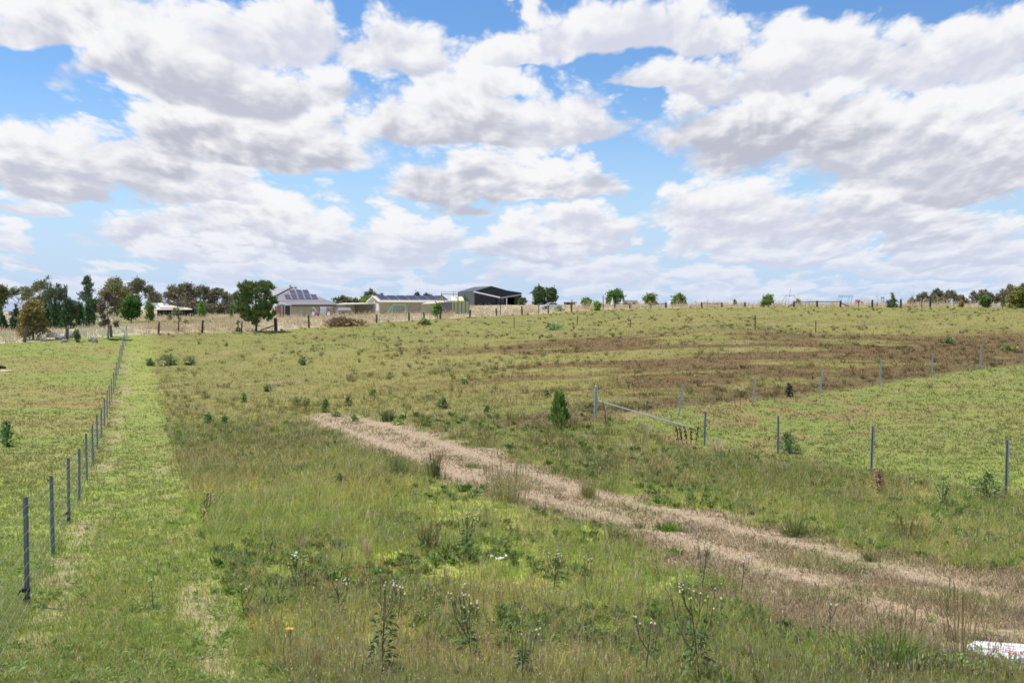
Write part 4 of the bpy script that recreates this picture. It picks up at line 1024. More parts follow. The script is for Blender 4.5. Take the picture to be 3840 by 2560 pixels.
tree(1605, 255, 1099, 60, 'round', 'right of two dark round trees behind the solar panels', (.08,.13,.04), 'green_tree', 1100, .1)
# conifers and casuarinas on the left
tree(0, 122, 1056, 84, 'round', 'dark olive tree cut by the left edge of the picture', (.10,.11,.035), 'olive_tree', 2200, .42)
tree(192, 121, 1036, 96, 'feather', 'tall feathery casuarina, left of three', CAS, 'casuarina_tree', 2600, .08)
tree(252, 123, 1062, 62, 'feather', 'slender pale casuarina, middle of three', (.11,.13,.08), 'casuarina_tree', 1700, .08)
tree(333, 119, 1022, 98, 'feather', 'tallest dark casuarina, right of three', (.07,.10,.05), 'casuarina_tree', 3000, .06)
tree(290, 124, 1120, 90, 'round', 'brown green bush between the casuarinas', (.12,.115,.05), 'olive_tree', 1100, .02)
tree(8, 107, 1160, 50, 'cone', 'dark green cypress at the left picture edge', DK, 'cypress_tree', 1500, .0)
tree(58, 108, 1130, 52, 'cone', 'dark cypress with thin spire in front of the blue grey roof', DK, 'cypress_tree', 1800, .0)
tree(172, 112, 1128, 48, 'cone', 'deep green cypress under the left casuarina', (.04,.085,.03), 'cypress_tree', 1500, .0)
tree(205, 110, 1112, 40, 'cone', 'narrow pointed cypress right of the brown olive tree', DK, 'cypress_tree', 1500, .0)
tree(248, 110, 1124, 66, 'cone', 'broad cypress under the middle casuarina', (.045,.09,.03), 'cypress_tree', 2000, .0)
tree(302, 111, 1140, 46, 'cone', 'left of two touching cypresses under the tallest casuarina', (.035,.085,.03), 'cypress_tree', 1500, .0)
tree(330, 110, 1122, 50, 'cone', 'right of two touching cypresses under the tallest casuarina', DK, 'cypress_tree', 1700, .0)
tree(122, 90, 1118, 118, 'round', 'brownish olive tree with dark trunk in front of the left fence post', (.17,.145,.045), 'olive_tree', 3800, .20, colr2=(.27,.19,.06))
tree(404, 93, 1090, 96, 'sparse', 'dying red brown tree with pale bare limbs on the fence line', (.125,.085,.06), 'dying_tree', 1300, .2, bark='barkpale', colr2=(.2,.14,.10))
tree(492, 128, 1102, 96, 'round', 'bright green round tree with short dark trunk', (.065,.125,.03), 'green_tree', 2800, .20, colr2=(.12,.2,.045))
tree(562, 136, 1126, 44, 'round', 'lime green bush beside the bright green round tree', (.13,.18,.05), 'green_bush', 800, .02)
tree(668, 104, 1090, 86, 'bare', 'nearly leafless sapling with thin grey branches in the dry grass', (.13,.16,.07), 'bare_sapling', 180, .3, bark='bark')
tree(757, 172, 1121, 42, 'cone', 'small lime green conifer before the gum group', (.12,.24,.03), 'conifer_tree', 1000, .0, colr2=(.2,.34,.05))
tree(868, 160, 1156, 20, 'cone', 'tiny green conifer left of the pine', (.08,.17,.03), 'conifer_tree', 300, .0)
tree(960, 112, 1058, 152, 'pine', 'big round crowned pine with upright needle tufts beside the house', (.08,.13,.038), 'pine_tree', 8500, .17, colr2=(.27,.30,.10), leafs=.16)
tree(892, 109, 1196, 16, 'cone', 'tiny upright shrub at the left foot of the pine', (.14,.19,.06), 'green_bush', 160, .0)
tree(285, 89, 1229, 26, 'round', 'small round grey green bush above the rock pile', (.13,.18,.08), 'green_bush', 300, .02)
# along the skyline to the right
tree(1640, 143, 1137, 42, 'round', 'small bright green tree behind a fence post near the low shed', (.12,.21,.045), 'green_tree', 800, .30)
tree(1960, 245, 1117, 40, 'round', 'low hedge like bush right of the dark barn', (.09,.13,.05), 'green_bush', 500, .02)
tree(2024, 245, 1070, 70, 'round', 'taller dark double crowned tree right of the barn', (.075,.115,.045), 'green_tree', 2000, .05)
tree(2066, 245, 1076, 60, 'round', 'lower dark tree joined to the double crowned tree', (.08,.12,.045), 'green_tree', 1700, .05)
tree(2200, 215, 1117, 50, 'round', 'light green shrub right of the small grey shed', (.14,.21,.05), 'green_bush', 700, .05)
tree(2238, 178, 1128, 36, 'round', 'lime green bush rising beside the fence on the skyline', (.19,.27,.055), 'green_bush', 500, .02)
tree(2310, 230, 1082, 96, 'round', 'dense green domed tree between the two white canvas cones', (.085,.15,.04), 'green_tree', 2300, .12)
tree(2438, 230, 1097, 68, 'round', 'loose green bush tree behind the dry grass on the skyline', (.12,.19,.055), 'green_tree', 1100, .05)
tree(2546, 232, 1099, 62, 'round', 'pale green tree over the long white caravan', (.14,.20,.065), 'green_tree', 900, .05)
tree(2755, 205, 1126, 14, 'round', 'tiny pale shrub alone on the skyline', (.16,.19,.08), 'green_bush', 120, .02)
tree(2880, 176, 1106, 56, 'round', 'open yellow green shrub on the skyline left of the clothes hoist', (.17,.22,.07), 'green_bush', 700, .12)
tree(2992, 200, 1115, 20, 'round', 'tiny bush at the foot of the clothes hoist', (.14,.2,.07), 'green_bush', 140, .02)
tree(3346, 166, 1096, 50, 'cone', 'grey green conical shrub on the skyline between fence posts', (.14,.17,.10), 'conifer_tree', 900, .03)
tree(3420, 300, 1110, 26, 'gum', 'smallest far gum at the left of the right hand group', GUM, 'gum_tree', 500, .1, colr2=GUM2)
tree(3470, 300, 1092, 70, 'gum', 'left large gum of the right hand group', GUM, 'gum_tree', 1500, .1, colr2=GUM2)
tree(3512, 305, 1080, 66, 'gum', 'tallest thin topped gum of the right hand group', GUM, 'gum_tree', 1300, .1, colr2=GUM2)
tree(3562, 240, 1088, 80, 'gum', 'gum with visible red brown trunk in the right hand group', (.12,.12,.055), 'gum_tree', 1700, .15, colr2=GUM2)
tree(3600, 300, 1100, 50, 'gum', 'right low gum of the right hand group', GUM, 'gum_tree', 900, .1, colr2=GUM2)
tree(3520, 270, 1112, 130, 'round', 'dense olive scrub under the right hand gum group', (.11,.12,.06), 'thicket_tree', 1400, .02)
tree(3605, 168, 1122, 16, 'cone', 'narrow orange green sapling beneath the gum group', (.2,.17,.05), 'conifer_tree', 240, .0)
tree(3628, 300, 1116, 18, 'gum', 'tiny lone gum crown between the right hand groups', GUM, 'gum_tree', 240, .2)
tree(3690, 290, 1076, 62, 'gum', 'tall umbrella crowned gum behind the round dark bush', (.12,.115,.055), 'gum_tree', 1100, .35, colr2=GUM2)
tree(3652, 290, 1090, 32, 'gum', 'ball crowned gum left of the umbrella crowned gum', (.12,.11,.06), 'gum_tree', 500, .45, colr2=GUM2)
tree(3720, 290, 1096, 34, 'gum', 'small gum right of the umbrella crowned gum', (.12,.11,.06), 'gum_tree', 500, .35, colr2=GUM2)
tree(3692, 164, 1104, 54, 'round', 'round dark bush on the skyline below the umbrella crowned gum', (.085,.14,.04), 'green_bush', 1200, .03)
tree(3758, 290, 1084, 56, 'gum', 'sparse thin gum left of the far right gums', GUM, 'gum_tree', 800, .1, colr2=GUM2)
tree(3795, 280, 1064, 60, 'gum', 'brown tall gum behind the orange green bush at the right edge', (.13,.115,.06), 'gum_tree', 1200, .1, colr2=GUM2)
tree(3835, 285, 1056, 80, 'gum', 'tallest brown gum cut by the right picture edge', (.13,.115,.06), 'gum_tree', 1500, .1, colr2=GUM2)
tree(3818, 162, 1076, 96, 'round', 'large orange green bush at the right picture edge', (.14,.16,.04), 'green_tree', 2600, .06, colr2=(.27,.22,.05))
tree(3760, 150, 1092, 12, 'bare', 'thin bare sapling on the slope near the right edge', (.15,.15,.07), 'bare_sapling', 60, .3)
# ------------------------------------------------------------------ fences, posts
def steel_post(h, w=.045):
    """angle section post with a turned flange"""
    mb = MB(); a = w; t = .006
    mb.box(-a/2, a/2, -t, 0, -.05, h).box(-t/2, t/2, -a*.85, -t, -.05, h).box(-a/2, -a/2+t, 0, .012, -.05, h).box(a/2-t, a/2, 0, .012, -.05, h)
    return mb
fx, fy = LF[0][0], LF[0][2]
pts = [((p[0]-1920)/F*p[2], p[2]) for p in LF]
# smooth the measured line a little
lx = np.poly1d(np.polyfit([p[1] for p in pts], [p[0] for p in pts], 4))
fence = thing('wire_fence', 'long wire netting fence of grey steel posts running up the left side', 'fence', (pts[0][0], pts[0][1], g1(*pts[0])))
def add_local(o, root, x, y, z): o.location = (x-root.location.x, y-root.location.y, z-root.location.z)
proto = steel_post(1.2, .052).build('post', M['steel'], fence); tops = []
for i, (x, y) in enumerate(pts):
    x = float(lx(y)); z = g1(x, y)
    o = proto if i == 0 else proto.copy()
    if i: col.objects.link(o); o.parent = fence
    add_local(o, fence, x, y, z); o.rotation_euler = (random.uniform(-.012, .012), random.uniform(-.012, .012), R(20))
    o.scale = (1, 1, random.uniform(.97, 1.03)); tops.append(Vector((x, y, z)))
    if i in (0, 2):
        mb = MB(); mb.box(-.05, .035, -.05, .02, .17, .21).tube([(-.06, -.02, .19), (-.09, -.02, .15)], .012, 6).box(-.034, .034, -.055, .016, 0, .10)
        mb.build('insulator', M['blackrub'], o)
wb = MB(); c0 = fence.location
ext = [tops[0]+(tops[0]-tops[1])*2]+tops
for hgt in (.08, .22, .36, .5, .66, .84, 1.02, 1.12):
    wb.tube([p-c0+Vector((.03, 0, hgt)) for p in ext], .0017, 3, False)
wb.build('wires', M['wire'], fence)
nb_ = MB()
for a, b in zip(ext[:-1], ext[1:]):
    L_ = (b-a).length; n = int(L_/.3)
    if a.y > 45: continue
    for k in range(n):
        p = a.lerp(b, k/n)-c0; nb_.tube([p+Vector((.03, 0, .08)), p+Vector((.03, 0, 1.02))], .0013, 3, False)
nb_.build('netting', M['wire'], fence)
gp = at(474, 92.5); g_ = thing('guide_post', 'short white post at the far end of the left wire fence', 'post', gp)
MB().hexa([(-.07,-.03,0),(.07,-.03,0),(.07,.03,0),(-.07,.03,0),(-.055,-.025,.72),(.055,-.025,.72),(.055,.025,.72),(-.055,.025,.72)]).build('marker', M['white'], g_)
# right hand paddock: corner post with slanting stay, then single steel posts
cx, cy, cz = pick(2232, 1566)
cpost = thing('corner_post', 'thick galvanised steel corner post with a long slanting pipe stay', 'fence post', (cx, cy, cz))
mb = MB(); mb.tube([(0, 0, -.1), (.012, 0, .6), (.03, 0, 1.2)], .056, 12).tube([(.03, 0, 1.2), (.03, 0, 1.215)], [.062, .05], 12); mb.build('post', M['galv'], cpost)
fxs, fys, fzs = pick(2578, 1604); e = Vector((fxs-cx, fys-cy, fzs-cz))
mb = MB(); mb.tube([(.04, -.03, .66), tuple(e+Vector((0, 0, .02)))], .026, 8).tube([(.0, -.02, .66), (.09, -.035, .645)], .04, 8); mb.build('stay', M['galv'], cpost)
mb = MB(); mb.tube([(.012, 0, .86), (.016, 0, .875)], .060, 12).tube([(.01, 0, .62), (.012, 0, .64)], .060, 12); mb.build('collar', M['wire'], cpost)
ends = [(2642, 1672, 1545, 'nearest the rust brown dock spikes', 'steel', -.03), (2918, 1702, 1563, 'beside the blue green bush', 'steel', 0), (3267, 1783, 1608, 'beside the brown dying weed', 'steel', -.03), (3772, 1866, 1668, 'with flat cap, closest to the right edge', 'steel', -.012)]
for px, b, t_, lab, mt, ln in ends:
    x, y, z = pick(px, b); r = thing('steel_post', 'dark grey steel post '+lab, 'fence post', (x, y, z), group='steel posts of the lower row on the right')
    o = steel_post((b-t_)/F*math.hypot(x, y)*1.0, .07).build('shaft', M[mt], r); o.rotation_euler = (0, -ln, R(15))
row = [(2546,1560,1440,.13,'leaning post above the low end of the stay'),(2822,1520,1412,.10,'leaning post, second from the corner'),(3074,1483,1384,.09,'post beside the dark brown dead shrub'),
       (3299,1448,1353,.05,'fourth post from the corner'),(3493,1418,1328,.035,'fifth post from the corner, with dark soil at its foot'),(3676,1382,1302,.03,'second last post before the right edge'),(3838,1365,1292,0,'last post, cut by the right edge')]
for px, b, t_, ln, lab in row:
    x, y, z = pick(px, b); r = thing('steel_post', 'pale galvanised '+lab, 'fence post', (x, y, z), group='galvanised posts of the upper row on the right')
    o = steel_post((b-t_)/F*math.hypot(x, y), .065).build('shaft', M['galv'], r); o.rotation_euler = (0, ln, R(15))
x, y, z = pick(2427, 1542); r = thing('steel_post', 'short grey post in weeds behind the steel stay', 'fence post', (x, y, z))
steel_post(.42, .06).build('shaft', M['steel'], r)
for px, b, t_, lab in ((1928,1231,1190,'left of three on the slope below the barn'),(2165,1219,1184,'middle of three on the slope, below the white car'),(2364,1226,1197,'right of three on the slope, below the domed tree'),
                       (2832,1237,1183,'tallest picket, below the open yellow green shrub'),(3059,1247,1202,'picket above the brown weed patch, below the rail fence')):
    x, y, z = pick(px, b); r = thing('star_picket', 'thin dark steel picket, '+lab, 'picket', (x, y, z), group='thin dark pickets on the slope')
    steel_post((b-t_)/F*math.hypot(x, y), .085).build('shaft', M['rust'], r)
# rear timber fence
def timber_post(h, r=.11):
    mb = MB(); mb.tube([(0, 0, -.1), (random.uniform(-.02, .02), 0, h*.5), (random.uniform(-.03, .03), 0, h)], [r*1.05, r, r*.92], 8); return mb
tf = [(90,87,43,.14),(250,90.6,30,.15),(415,94.5,36,.13),(593,99.3,38,.11),(757,104,41,.11),(905,108.7,34,.08),(1034,113,43,.19),(1158,118,41,.11),(1288,123,28,.11),(1412,128.6,22,.10),(1533,134.5,22,.11),(1590,137.5,17,.10),(1651,140.7,26,.12),
      (1762,147,22,.13),(1862,153.5,24,.11),(1958,160,26,.13),(2056,167.6,26,.11),(2143,174.6,25,.12)]
r0 = at(90, 87); rear = thing('timber_fence', 'old timber post and wire fence along the blond grass at the back', 'fence', r0)
tp = []
for px, d, hp, rr in tf:
    x, y, z = at(px, d); h = max(.9, hp/F*d*1.06)+.15
    o = timber_post(h, rr).build('post', M['timber_dark'] if d > 100 else M['timber'], rear); add_local(o, rear, x, y, z); o.rotation_euler = (0, random.uniform(-.06, .08), 0)
    tp.append(Vector((x, y, z)))
wb = MB()
for hgt in (.35, .7, 1.0): wb.tube([p-Vector(r0)+Vector((0, -.1, hgt)) for p in tp], .004, 3, False)
wb.build('wires', M['wire'], rear)
p = tp[6]; mb = MB(); mb.tube([(0, 0, .75), (-2.0, .1, .02)], .07, 6); o = mb.build('brace', M['timber_dark'], rear); add_local(o, rear, *p)
def rail_fence(posts, rails, label, braces=()):
    x0 = at(*posts[0][:2]); root = thing('rail_fence', label, 'fence', x0); P_ = []
    for px, d, top in posts:
        x, y, z = at(px, d); zt = EYE+ray(px, top)[1]*d
        o = timber_post(max(.7, zt-z), .17).build('post', M['timber_dark'], root); add_local(o, root, x, y, z); P_.append(Vector((x, y, max(zt, z+.7))))
    for a, b, dz in rails:
        mb = MB(); q0, q1 = P_[a]-Vector(x0), P_[b]-Vector(x0)
        mb.tube([q0+Vector((0, -.2, -.16)), q0.lerp(q1, .5)+Vector((0, -.2, -.22)), q1+Vector((0, -.2, -.16+dz))], .075, 6); mb.build('rail', M['timber_dark'], root)
    for a, dx in braces:
        q = P_[a]-Vector(x0); mb = MB(); mb.tube([q+Vector((0, -.1, -.35)), q+Vector((dx, -.3, -1.0))], .08, 6); mb.build('brace', M['timber_dark'], root)
rail_fence([(2305,189,1134),(2362,188,1136)], [(0, 1, 0)], 'short rail between two stout posts under the domed tree')
rail_fence([(2497,186,1134),(2440,187,1138)], [(0, 1, -.1)], 'single stout post with a drooping rail below the pale green tree')
rail_fence([(2631,184,1133),(2706,182,1134)], [(0, 1, 0)], 'weathered rail between two posts right of the long caravan')
rail_fence([(2793,180,1133)], [], 'lone timber post on the skyline left of the open yellow green shrub')
rail_fence([(2977,176,1129),(3064,174,1127),(3152,172,1127)], [(0, 1, 0), (1, 2, 0)], 'three post rail fence with slanting braces at both ends on the skyline', ((0, -1.1), (2, 1.3)))
rail_fence([(3271,170,1124)], [], 'leaning timber post on the skyline left of the conical shrub')
rail_fence([(3378,167,1121)], [], 'square timber post right of the conical shrub')
rail_fence([(3488,165,1118)], [], 'thick timber post in front of the left large gum')
for px, d, top, lab in ((3220,171,1131,'left of the leaning timber post'),(3289,170,1131,'right of the leaning timber post'),(3457,166,1132,'left of the thick timber post'),(3786,160,1128,'near the orange green bush'),
                        (1877,156,1112,'tall, before the barn opening'),(2020,166,1128,'under the double crowned tree'),(2145,175,1122,'beside the last timber post by the shed'),(2262,182,1110,'between the lime green bush and domed tree')):
    x, y, z = at(px, d); r = thing('star_picket', 'thin dark picket on the skyline, '+lab, 'picket', (x, y, z), group='thin pickets on the skyline')
    steel_post(max(.6, EYE+ray(px, top)[1]*d-z), .12).build('shaft', M['rust'], r)

# ------------------------------------------------------------------ fallen sign, litter, rocks
ax, ay, az_ = pick(3600, 2446); bx, by, bz_ = pick(3652, 2406)
u_ = Vector((.93, -.36, 0)).normalized()
A_ = Vector((ax, ay-.17, g1(ax, ay-.17)+.03)); Bv = Vector((bx, by-.08, g1(bx, by-.08)+.035))
u_.z = (g1(ax+u_.x, ay+u_.y)-g1(ax, ay))*.9; u_.normalize(); wv_ = (Bv-A_); lw = wv_.length; wv_.normalize()
nv_ = u_.cross(wv_).normalized()
sg = thing('fallen_sign', 'white board sign with red lettering and blue corner lying flat in the grass', 'sign', A_)
LEN = 1.15
def _sc(px, py):
    q = pick(px, py); return Vector((q[0], q[1], q[2]+.03))
_cA, _cB = _sc(3600, 2450), _sc(3652, 2412)
_uA, _uB = (_sc(3793, 2486)-_cA), (_sc(3838, 2427)-_cB); _uA *= LEN/_uA.length; _uB *= LEN/_uB.length
A_ = _cA.copy(); sg.location = A_
def S2(s, t, k=0.0): return tuple((_cA+_uA*s).lerp(_cB+_uB*s, t)-A_+Vector((0, 0, k)))
MB().slab(S2(0, 0), S2(1, 0), S2(1, 1), S2(0, 1), .012).build('board', M['signwhite'], sg)
MB().slab(S2(-.05, .55, -.05), S2(.2, .5, -.05), S2(.2, 1.12, -.05), S2(-.05, 1.08, -.05), .01).build('backing_board', M['signgrey'], sg)
MB().slab(S2(.37, .0, .004), S2(1, .0, .004), S2(1, .92, .004), S2(.66, .52, .004), .003).build('blue_band', M['signblue'], sg)
lt = MB()
def stroke(pts_, wdt=.011):
    wdt *= .62
    for (a, b), (c, d) in zip(pts_[:-1], pts_[1:]):
        p, q = Vector(S2(a, b, .005)), Vector(S2(c, d, .005)); s_ = nv_.cross((q-p)).normalized()*wdt*.5
        lt.slab(p-s_, q-s_, q+s_, p+s_, .002)
stroke([(.24,.86),(.26,.78),(.33,.76),(.41,.80),(.47,.82),(.50,.76),(.48,.70)], .014)
for k in range(3): stroke([(.17+.03*k,.66-.12*k),(.29+.03*k,.60-.13*k),(.36+.03*k,.60-.13*k)], .012)
stroke([(.15,.42),(.19,.36),(.24,.40),(.22,.46),(.17,.46)], .016)
for k in range(11):
    s0, t0 = .32+.040*k, .22+.062*k; hh_ = .16 if k % 3 else .24
    stroke([(s0, t0), (s0+.012, t0+hh_), (s0+.028, t0+.02)] if k % 2 else [(s0+.025, t0+hh_), (s0, t0+hh_*.6), (s0+.026, t0+.05), (s0+.02, t0)], .012)
lt.build('lettering', M['signred'], sg)
def litter(px, py, label, bits):
    x, y, z = pick(px, py); t = thing('litter_scrap', label, 'litter', (x, y, z))
    mb = MB()
    for dx, dy, dz, sx, sy in bits:
        n = 4; g = [[Vector((dx+(i/n-.5)*sx, dy+(j/n-.5)*sy, dz+random.uniform(0, .035))) for i in range(n+1)] for j in range(n+1)]
        for j in range(n):
            for i in range(n): mb.slab(g[j][i], g[j][i+1], g[j+1][i+1], g[j+1][i], .002)
    mb.build('scrap', M['litter'], t, True)
litter(1870, 2108, 'crumpled flat white plastic litter in the centre foreground grass', [(-.10, .02, .07, .04, .06), (.02, 0, .05, .13, .06), (.11, .03, .07, .04, .05)])
t_ = litter(1108, 2112, 'small upright white scrap in the left foreground grass', [(0, 0, .09, .05, .05), (.01, .01, .13, .03, .04)])
for px, py, s, lab in ((186,1262,.55,'left pale boulder at the foot of the brownish olive tree'),(222,1272,.45,'flat boulder in the middle of the rock pile'),(258,1264,.5,'tall grey boulder in the rock pile'),(278,1260,.42,'boulder beneath the small round bush'),(345,1279,.42,'outlying low boulder right of the rock pile'),(160,1276,.35,'small rock by the left fence post'),(236,1279,.3,'dark small rock at the front of the pile')):
    x, y, z = pick(px, py+4); r = MB(); r.blob((0, 0, s*.25), (s, s*.8, s*.62), 14, 9, .09); o = r.build('boulder', M['rock']); o.location = (x, y+.3, z); tag(o, lab, 'rock', 'boulders of the rock pile')
x, y, z = pick(22, 1392); o = MB().blob((0, 0, 0), (.42, .3, .07), 12, 7, .1).build('sand_mound', M['sand']); o.location = (x, y, z); tag(o, 'small pale sand mound on the lawn at the left edge', 'sand')
x, y, z = pick(-14, 1381); mb = MB(); mb.tube([(-.9, 0, .12), (0, 0, .14), (.62, .05, .05)], [.16, .16, .07], 9); o = mb.build('dark_form', M['rust']); o.location = (x, y, z); tag(o, 'unidentified dark form poking in at the left edge beside the sand', 'log')  # simple tapered form for a dark shape of unknown kind
def flower(px, py, label):
    x, y, z = pick(px, py); t = thing('yellow_flower', label, 'flower', (x, y, z)); h = .26
    MB().tube([(0, 0, 0), (.01, 0, h)], .004, 4).build('stem', M['stem'], t)
    mb = MB()
    for k in range(9):
        a = k*.698; mb.slab((0, 0, h), (math.cos(a-.25)*.03, math.sin(a-.25)*.03, h+.008), (math.cos(a)*.045, math.sin(a)*.045, h+.006), (math.cos(a+.25)*.03, math.sin(a+.25)*.03, h+.008), .002)
    mb.build('petals', M['petal'], t)
for px, py, lab in ((1792,1672,'left of three yellow flowers beyond the track'),(1804,1670,'middle of three yellow flowers beyond the track'),(1816,1672,'right of three yellow flowers beyond the track'),(1087,2468,'single yellow flower in the bottom left foreground')): flower(px, py, lab)

# ------------------------------------------------------------------ buildings behind the dry grass
def Wp(px, py, d):
    u, w_ = ray(px, py); return Vector((u*d, d, EYE+w_*d))
def on_plane(px, py, p0, nrm, lift=0.0):
    u, w_ = ray(px, py); dr = Vector((u, 1, w_)); o = Vector((0, 0, EYE)); k = (p0-o).dot(nrm)/dr.dot(nrm); return o+dr*k+nrm*lift
def root_at(px, d, name, label, cat, group=None):
    p = at(px, d); return thing(name, label, cat, p, group=group), Vector(p)
def loc(pts_, o): return [tuple(p-o) for p in pts_]
def panels(quads, p0, nrm, root, o):
    for q in quads:
        c = [on_plane(px, py, p0, nrm, .16) for px, py in q]
        pnl = MB().slab(*loc([c[3], c[2], c[1], c[0]], o), .05).build('solar_panel', M['pvframe'], root)
        ce = sum(c, Vector())/4; ci = [ce+(k-ce)*.93+nrm*.02 for k in c]
        MB().slab(*loc([ci[3], ci[2], ci[1], ci[0]], o), .02).build('cells', M['pv'], pnl)
# hipped house
D = 185
hs, o = root_at(1200, D, 'hipped_house', 'beige house with grey hipped roof and solar panels behind the pine', 'house')
zb = -.4
def wallbox(px0, px1, d0, d1, ztop, name, mat, root, o, z0=-.6):
    a, b = (px0-1920)/F*d0, (px1-1920)/F*d0
    return MB().box(a-o.x, b-o.x, d0-o.y, d1-o.y, z0, ztop-o.z).build(name, mat, root)
zt = Wp(1200, 1143, D).z
wallbox(1091, 1331, D, D+9, zt, 'wall', M['beige'], hs, o)
wallbox(1040, 1091, D+2.2, D+9, zt-.05, 'porch_wall', M['brick'], hs, o)
wd_ = MB().box((1052-1920)/F*D-o.x, (1086-1920)/F*D-o.x, D+2.1-o.y, D+2.19-o.y, -.4, zt-.25-o.z).build('porch_window', M['glass'], hs)
for px in (1056, 1066, 1088): MB().box((px-1920)/F*D-.06-o.x, (px-1920)/F*D+.06-o.x, D+.3-o.y, D+.42-o.y, -.4, zt-o.z).build('porch_post', M['creamlit'], hs)
MB().box((1033-1920)/F*D-.2-o.x, (1033-1920)/F*D+.25-o.x, D+.5-o.y, D+.9-o.y, -.4, zt-.2-o.z).build('brick_pier', M['brick'], hs)
v = [Wp(1094, 1143.5, D-.5), Wp(1262, 1143.5, D-.5), Wp(1238, 1127, D+3), Wp(1040, 1127, D+3)]
MB().slab(*loc(v, o), .12).build('verandah_roof', M['roofgrey'], hs)
v = [Wp(1030, 1138, D+3), Wp(1094, 1144, D-.5), Wp(1040, 1127.5, D+3), Wp(1028, 1128, D+4)]
MB().slab(*loc(v, o), .06).build('verandah_hip', M['rooflit'], hs)
MB().tube(loc([Wp(1094, 1144.5, D-.55), Wp(1262, 1144.5, D-.55)], o), .15, 6).build('gutter', M['dark'], hs)
ap = Wp(1098, 1077, D+8.5); L_, R_ = Wp(1018, 1128, D+2.6), Wp(1240, 1128.5, D+2.6)
rb = Wp(1232, 1128, D+15); lb_ = Wp(1010, 1128, D+15)
m_ = MB(); m_.tri(*loc([L_, R_, ap], o)); m_.tri(*loc([R_, rb, ap], o)); m_.tri(*loc([rb, lb_, ap], o)); m_.tri(*loc([lb_, L_, ap], o)); m_.quad(*loc([lb_, rb, R_, L_], o))
m_.build('roof', M['roofgrey'], hs)
wl = [Wp(990, 1128, D+5), Wp(1036, 1109, D+5.4), Wp(1096, 1077.5, D+8.9), Wp(1020, 1080, D+8.9)]
MB().slab(*loc(wl, o), .1).build('side_roof', M['rooflit'], hs)
MB().tube(loc([Wp(1030, 1111, D+4.9), Wp(1097, 1076.5, D+8.4)], o), .10, 6).build('ridge_cap', M['dark'], hs)
nrm = (R_-L_).cross(ap-L_).normalized()
if nrm.y > 0: nrm = -nrm
qs = [[(1082+25*i-0, 1089), (1082+25*i+23, 1089), (1089.5+25*i+23, 1105), (1089.5+25*i, 1105)] for i in range(3)]
qs += [[(1063.5+24.8*i, 1106), (1063.5+24.8*i+22.8, 1106), (1071+24.8*i+23, 1122.5), (1071+24.8*i, 1122.5)] for i in range(5)]
panels(qs, L_, nrm, hs, o)
MB().blob(tuple(on_plane(1077, 1098, L_, nrm, .1)-o), (.14, .14, .2), 8, 6).build('roof_vent', M['white'], hs)
# carport between house and cream shed
cpo, o = root_at(1310, 184, 'carport', 'flat white roofed carport between the house and the cream shed', 'carport')
v = [Wp(1258, 1140, 183), Wp(1424, 1136.5, 180), Wp(1424, 1135.5, 185), Wp(1290, 1136, 187)]
MB().slab(*loc(v, o), .14).build('roof', M['white'], cpo)
for px, d in ((1302, 183), (1333, 184)): MB().box((px-1920)/F*d-.05-o.x, (px-1920)/F*d+.05-o.x, d-o.y, d+.1-o.y, -.4, Wp(px, 1138, d).z-o.z).build('post', M['timber_dark'], cpo)
MB().box((1334-1920)/F*186-o.x, (1393-1920)/F*186-o.x, 186-o.y, 189-o.y, -.4, Wp(1350, 1139, 186).z-o.z).build('annex_wall', M['cream'], cpo)
# little garden shed
gs, o = root_at(1290, 176, 'garden_shed', 'tiny white ribbed garden shed with dark door in front of the house', 'shed')
a, b = (1263-1920)/F*176, (1316-1920)/F*176; z1 = Wp(1290, 1163, 176).z
MB().box(a+.1-o.x, b-.1-o.x, -.0, 1.8, -.3, z1-o.z).build('wall', M['beige'], gs)
MB().box(a-o.x, a+.35-o.x, -.06, 1.9, -.3, z1-o.z).build('side_wall', ribbed('white_ribbed_sheet', (.75,.75,.72), .5, 6, 2), gs)
v = [Wp(1264, 1164, 175.6), Wp(1318, 1162, 175.6), Wp(1312, 1153.5, 177), Wp(1268, 1152.5, 177)]; MB().slab(*loc(v, o), .08).build('roof', M['roofgrey'], gs)
MB().box(-.35, .55, -.05, -.01, -.3, z1-.35-o.z).build('door', M['dark'], gs)
# long cream shed with solar panels
D = 178
cs_, o = root_at(1500, 180, 'cream_shed', 'long cream shed with a row of solar panels on its low roof', 'shed')
fl, fr = Wp(1424, 1131, 178), Wp(1692, 1131, 183.2); gb = Wp(1380, 1139, 184.5)
dep = gb-fl; dep.z = 0
zE = fl.z; zg = o.z-.5; zR = Wp(1400, 1111.5, 181).z
def P3(s, t, z): q = fl.lerp(fr, s)+dep*t; return Vector((q.x, q.y, z))
m_ = MB(); m_.hexa(loc([P3(0, 0, zg), P3(1, 0, zg), P3(1, 1, zg), P3(0, 1, zg), P3(0, 0, zE), P3(1, 0, zE), P3(1, 1, zE), P3(0, 1, zE)], o)); m_.build('wall', M['cream'], cs_)
m_ = MB(); m_.tri(*loc([P3(0, 1, zE), P3(0, 0, zE), P3(0, .5, zR)], o)); m_.tri(*loc([P3(1, 0, zE), P3(1, 1, zE), P3(1, .5, zR)], o)); m_.build('gable', M['cream'], cs_)
fa = [P3(-.012, -.05, zE-.02), P3(1.01, -.05, zE-.02), P3(1.01, .5, zR+.1), P3(-.012, .5, zR+.1)]
ba = [P3(-.012, .5, zR+.1), P3(1.01, .5, zR+.1), P3(1.01, 1.05, zE-.02), P3(-.012, 1.05, zE-.02)]
m_ = MB(); m_.slab(*loc(fa, o), .1); m_.slab(*loc(ba, o), .1); m_.build('roof', M['paleroof'], cs_)
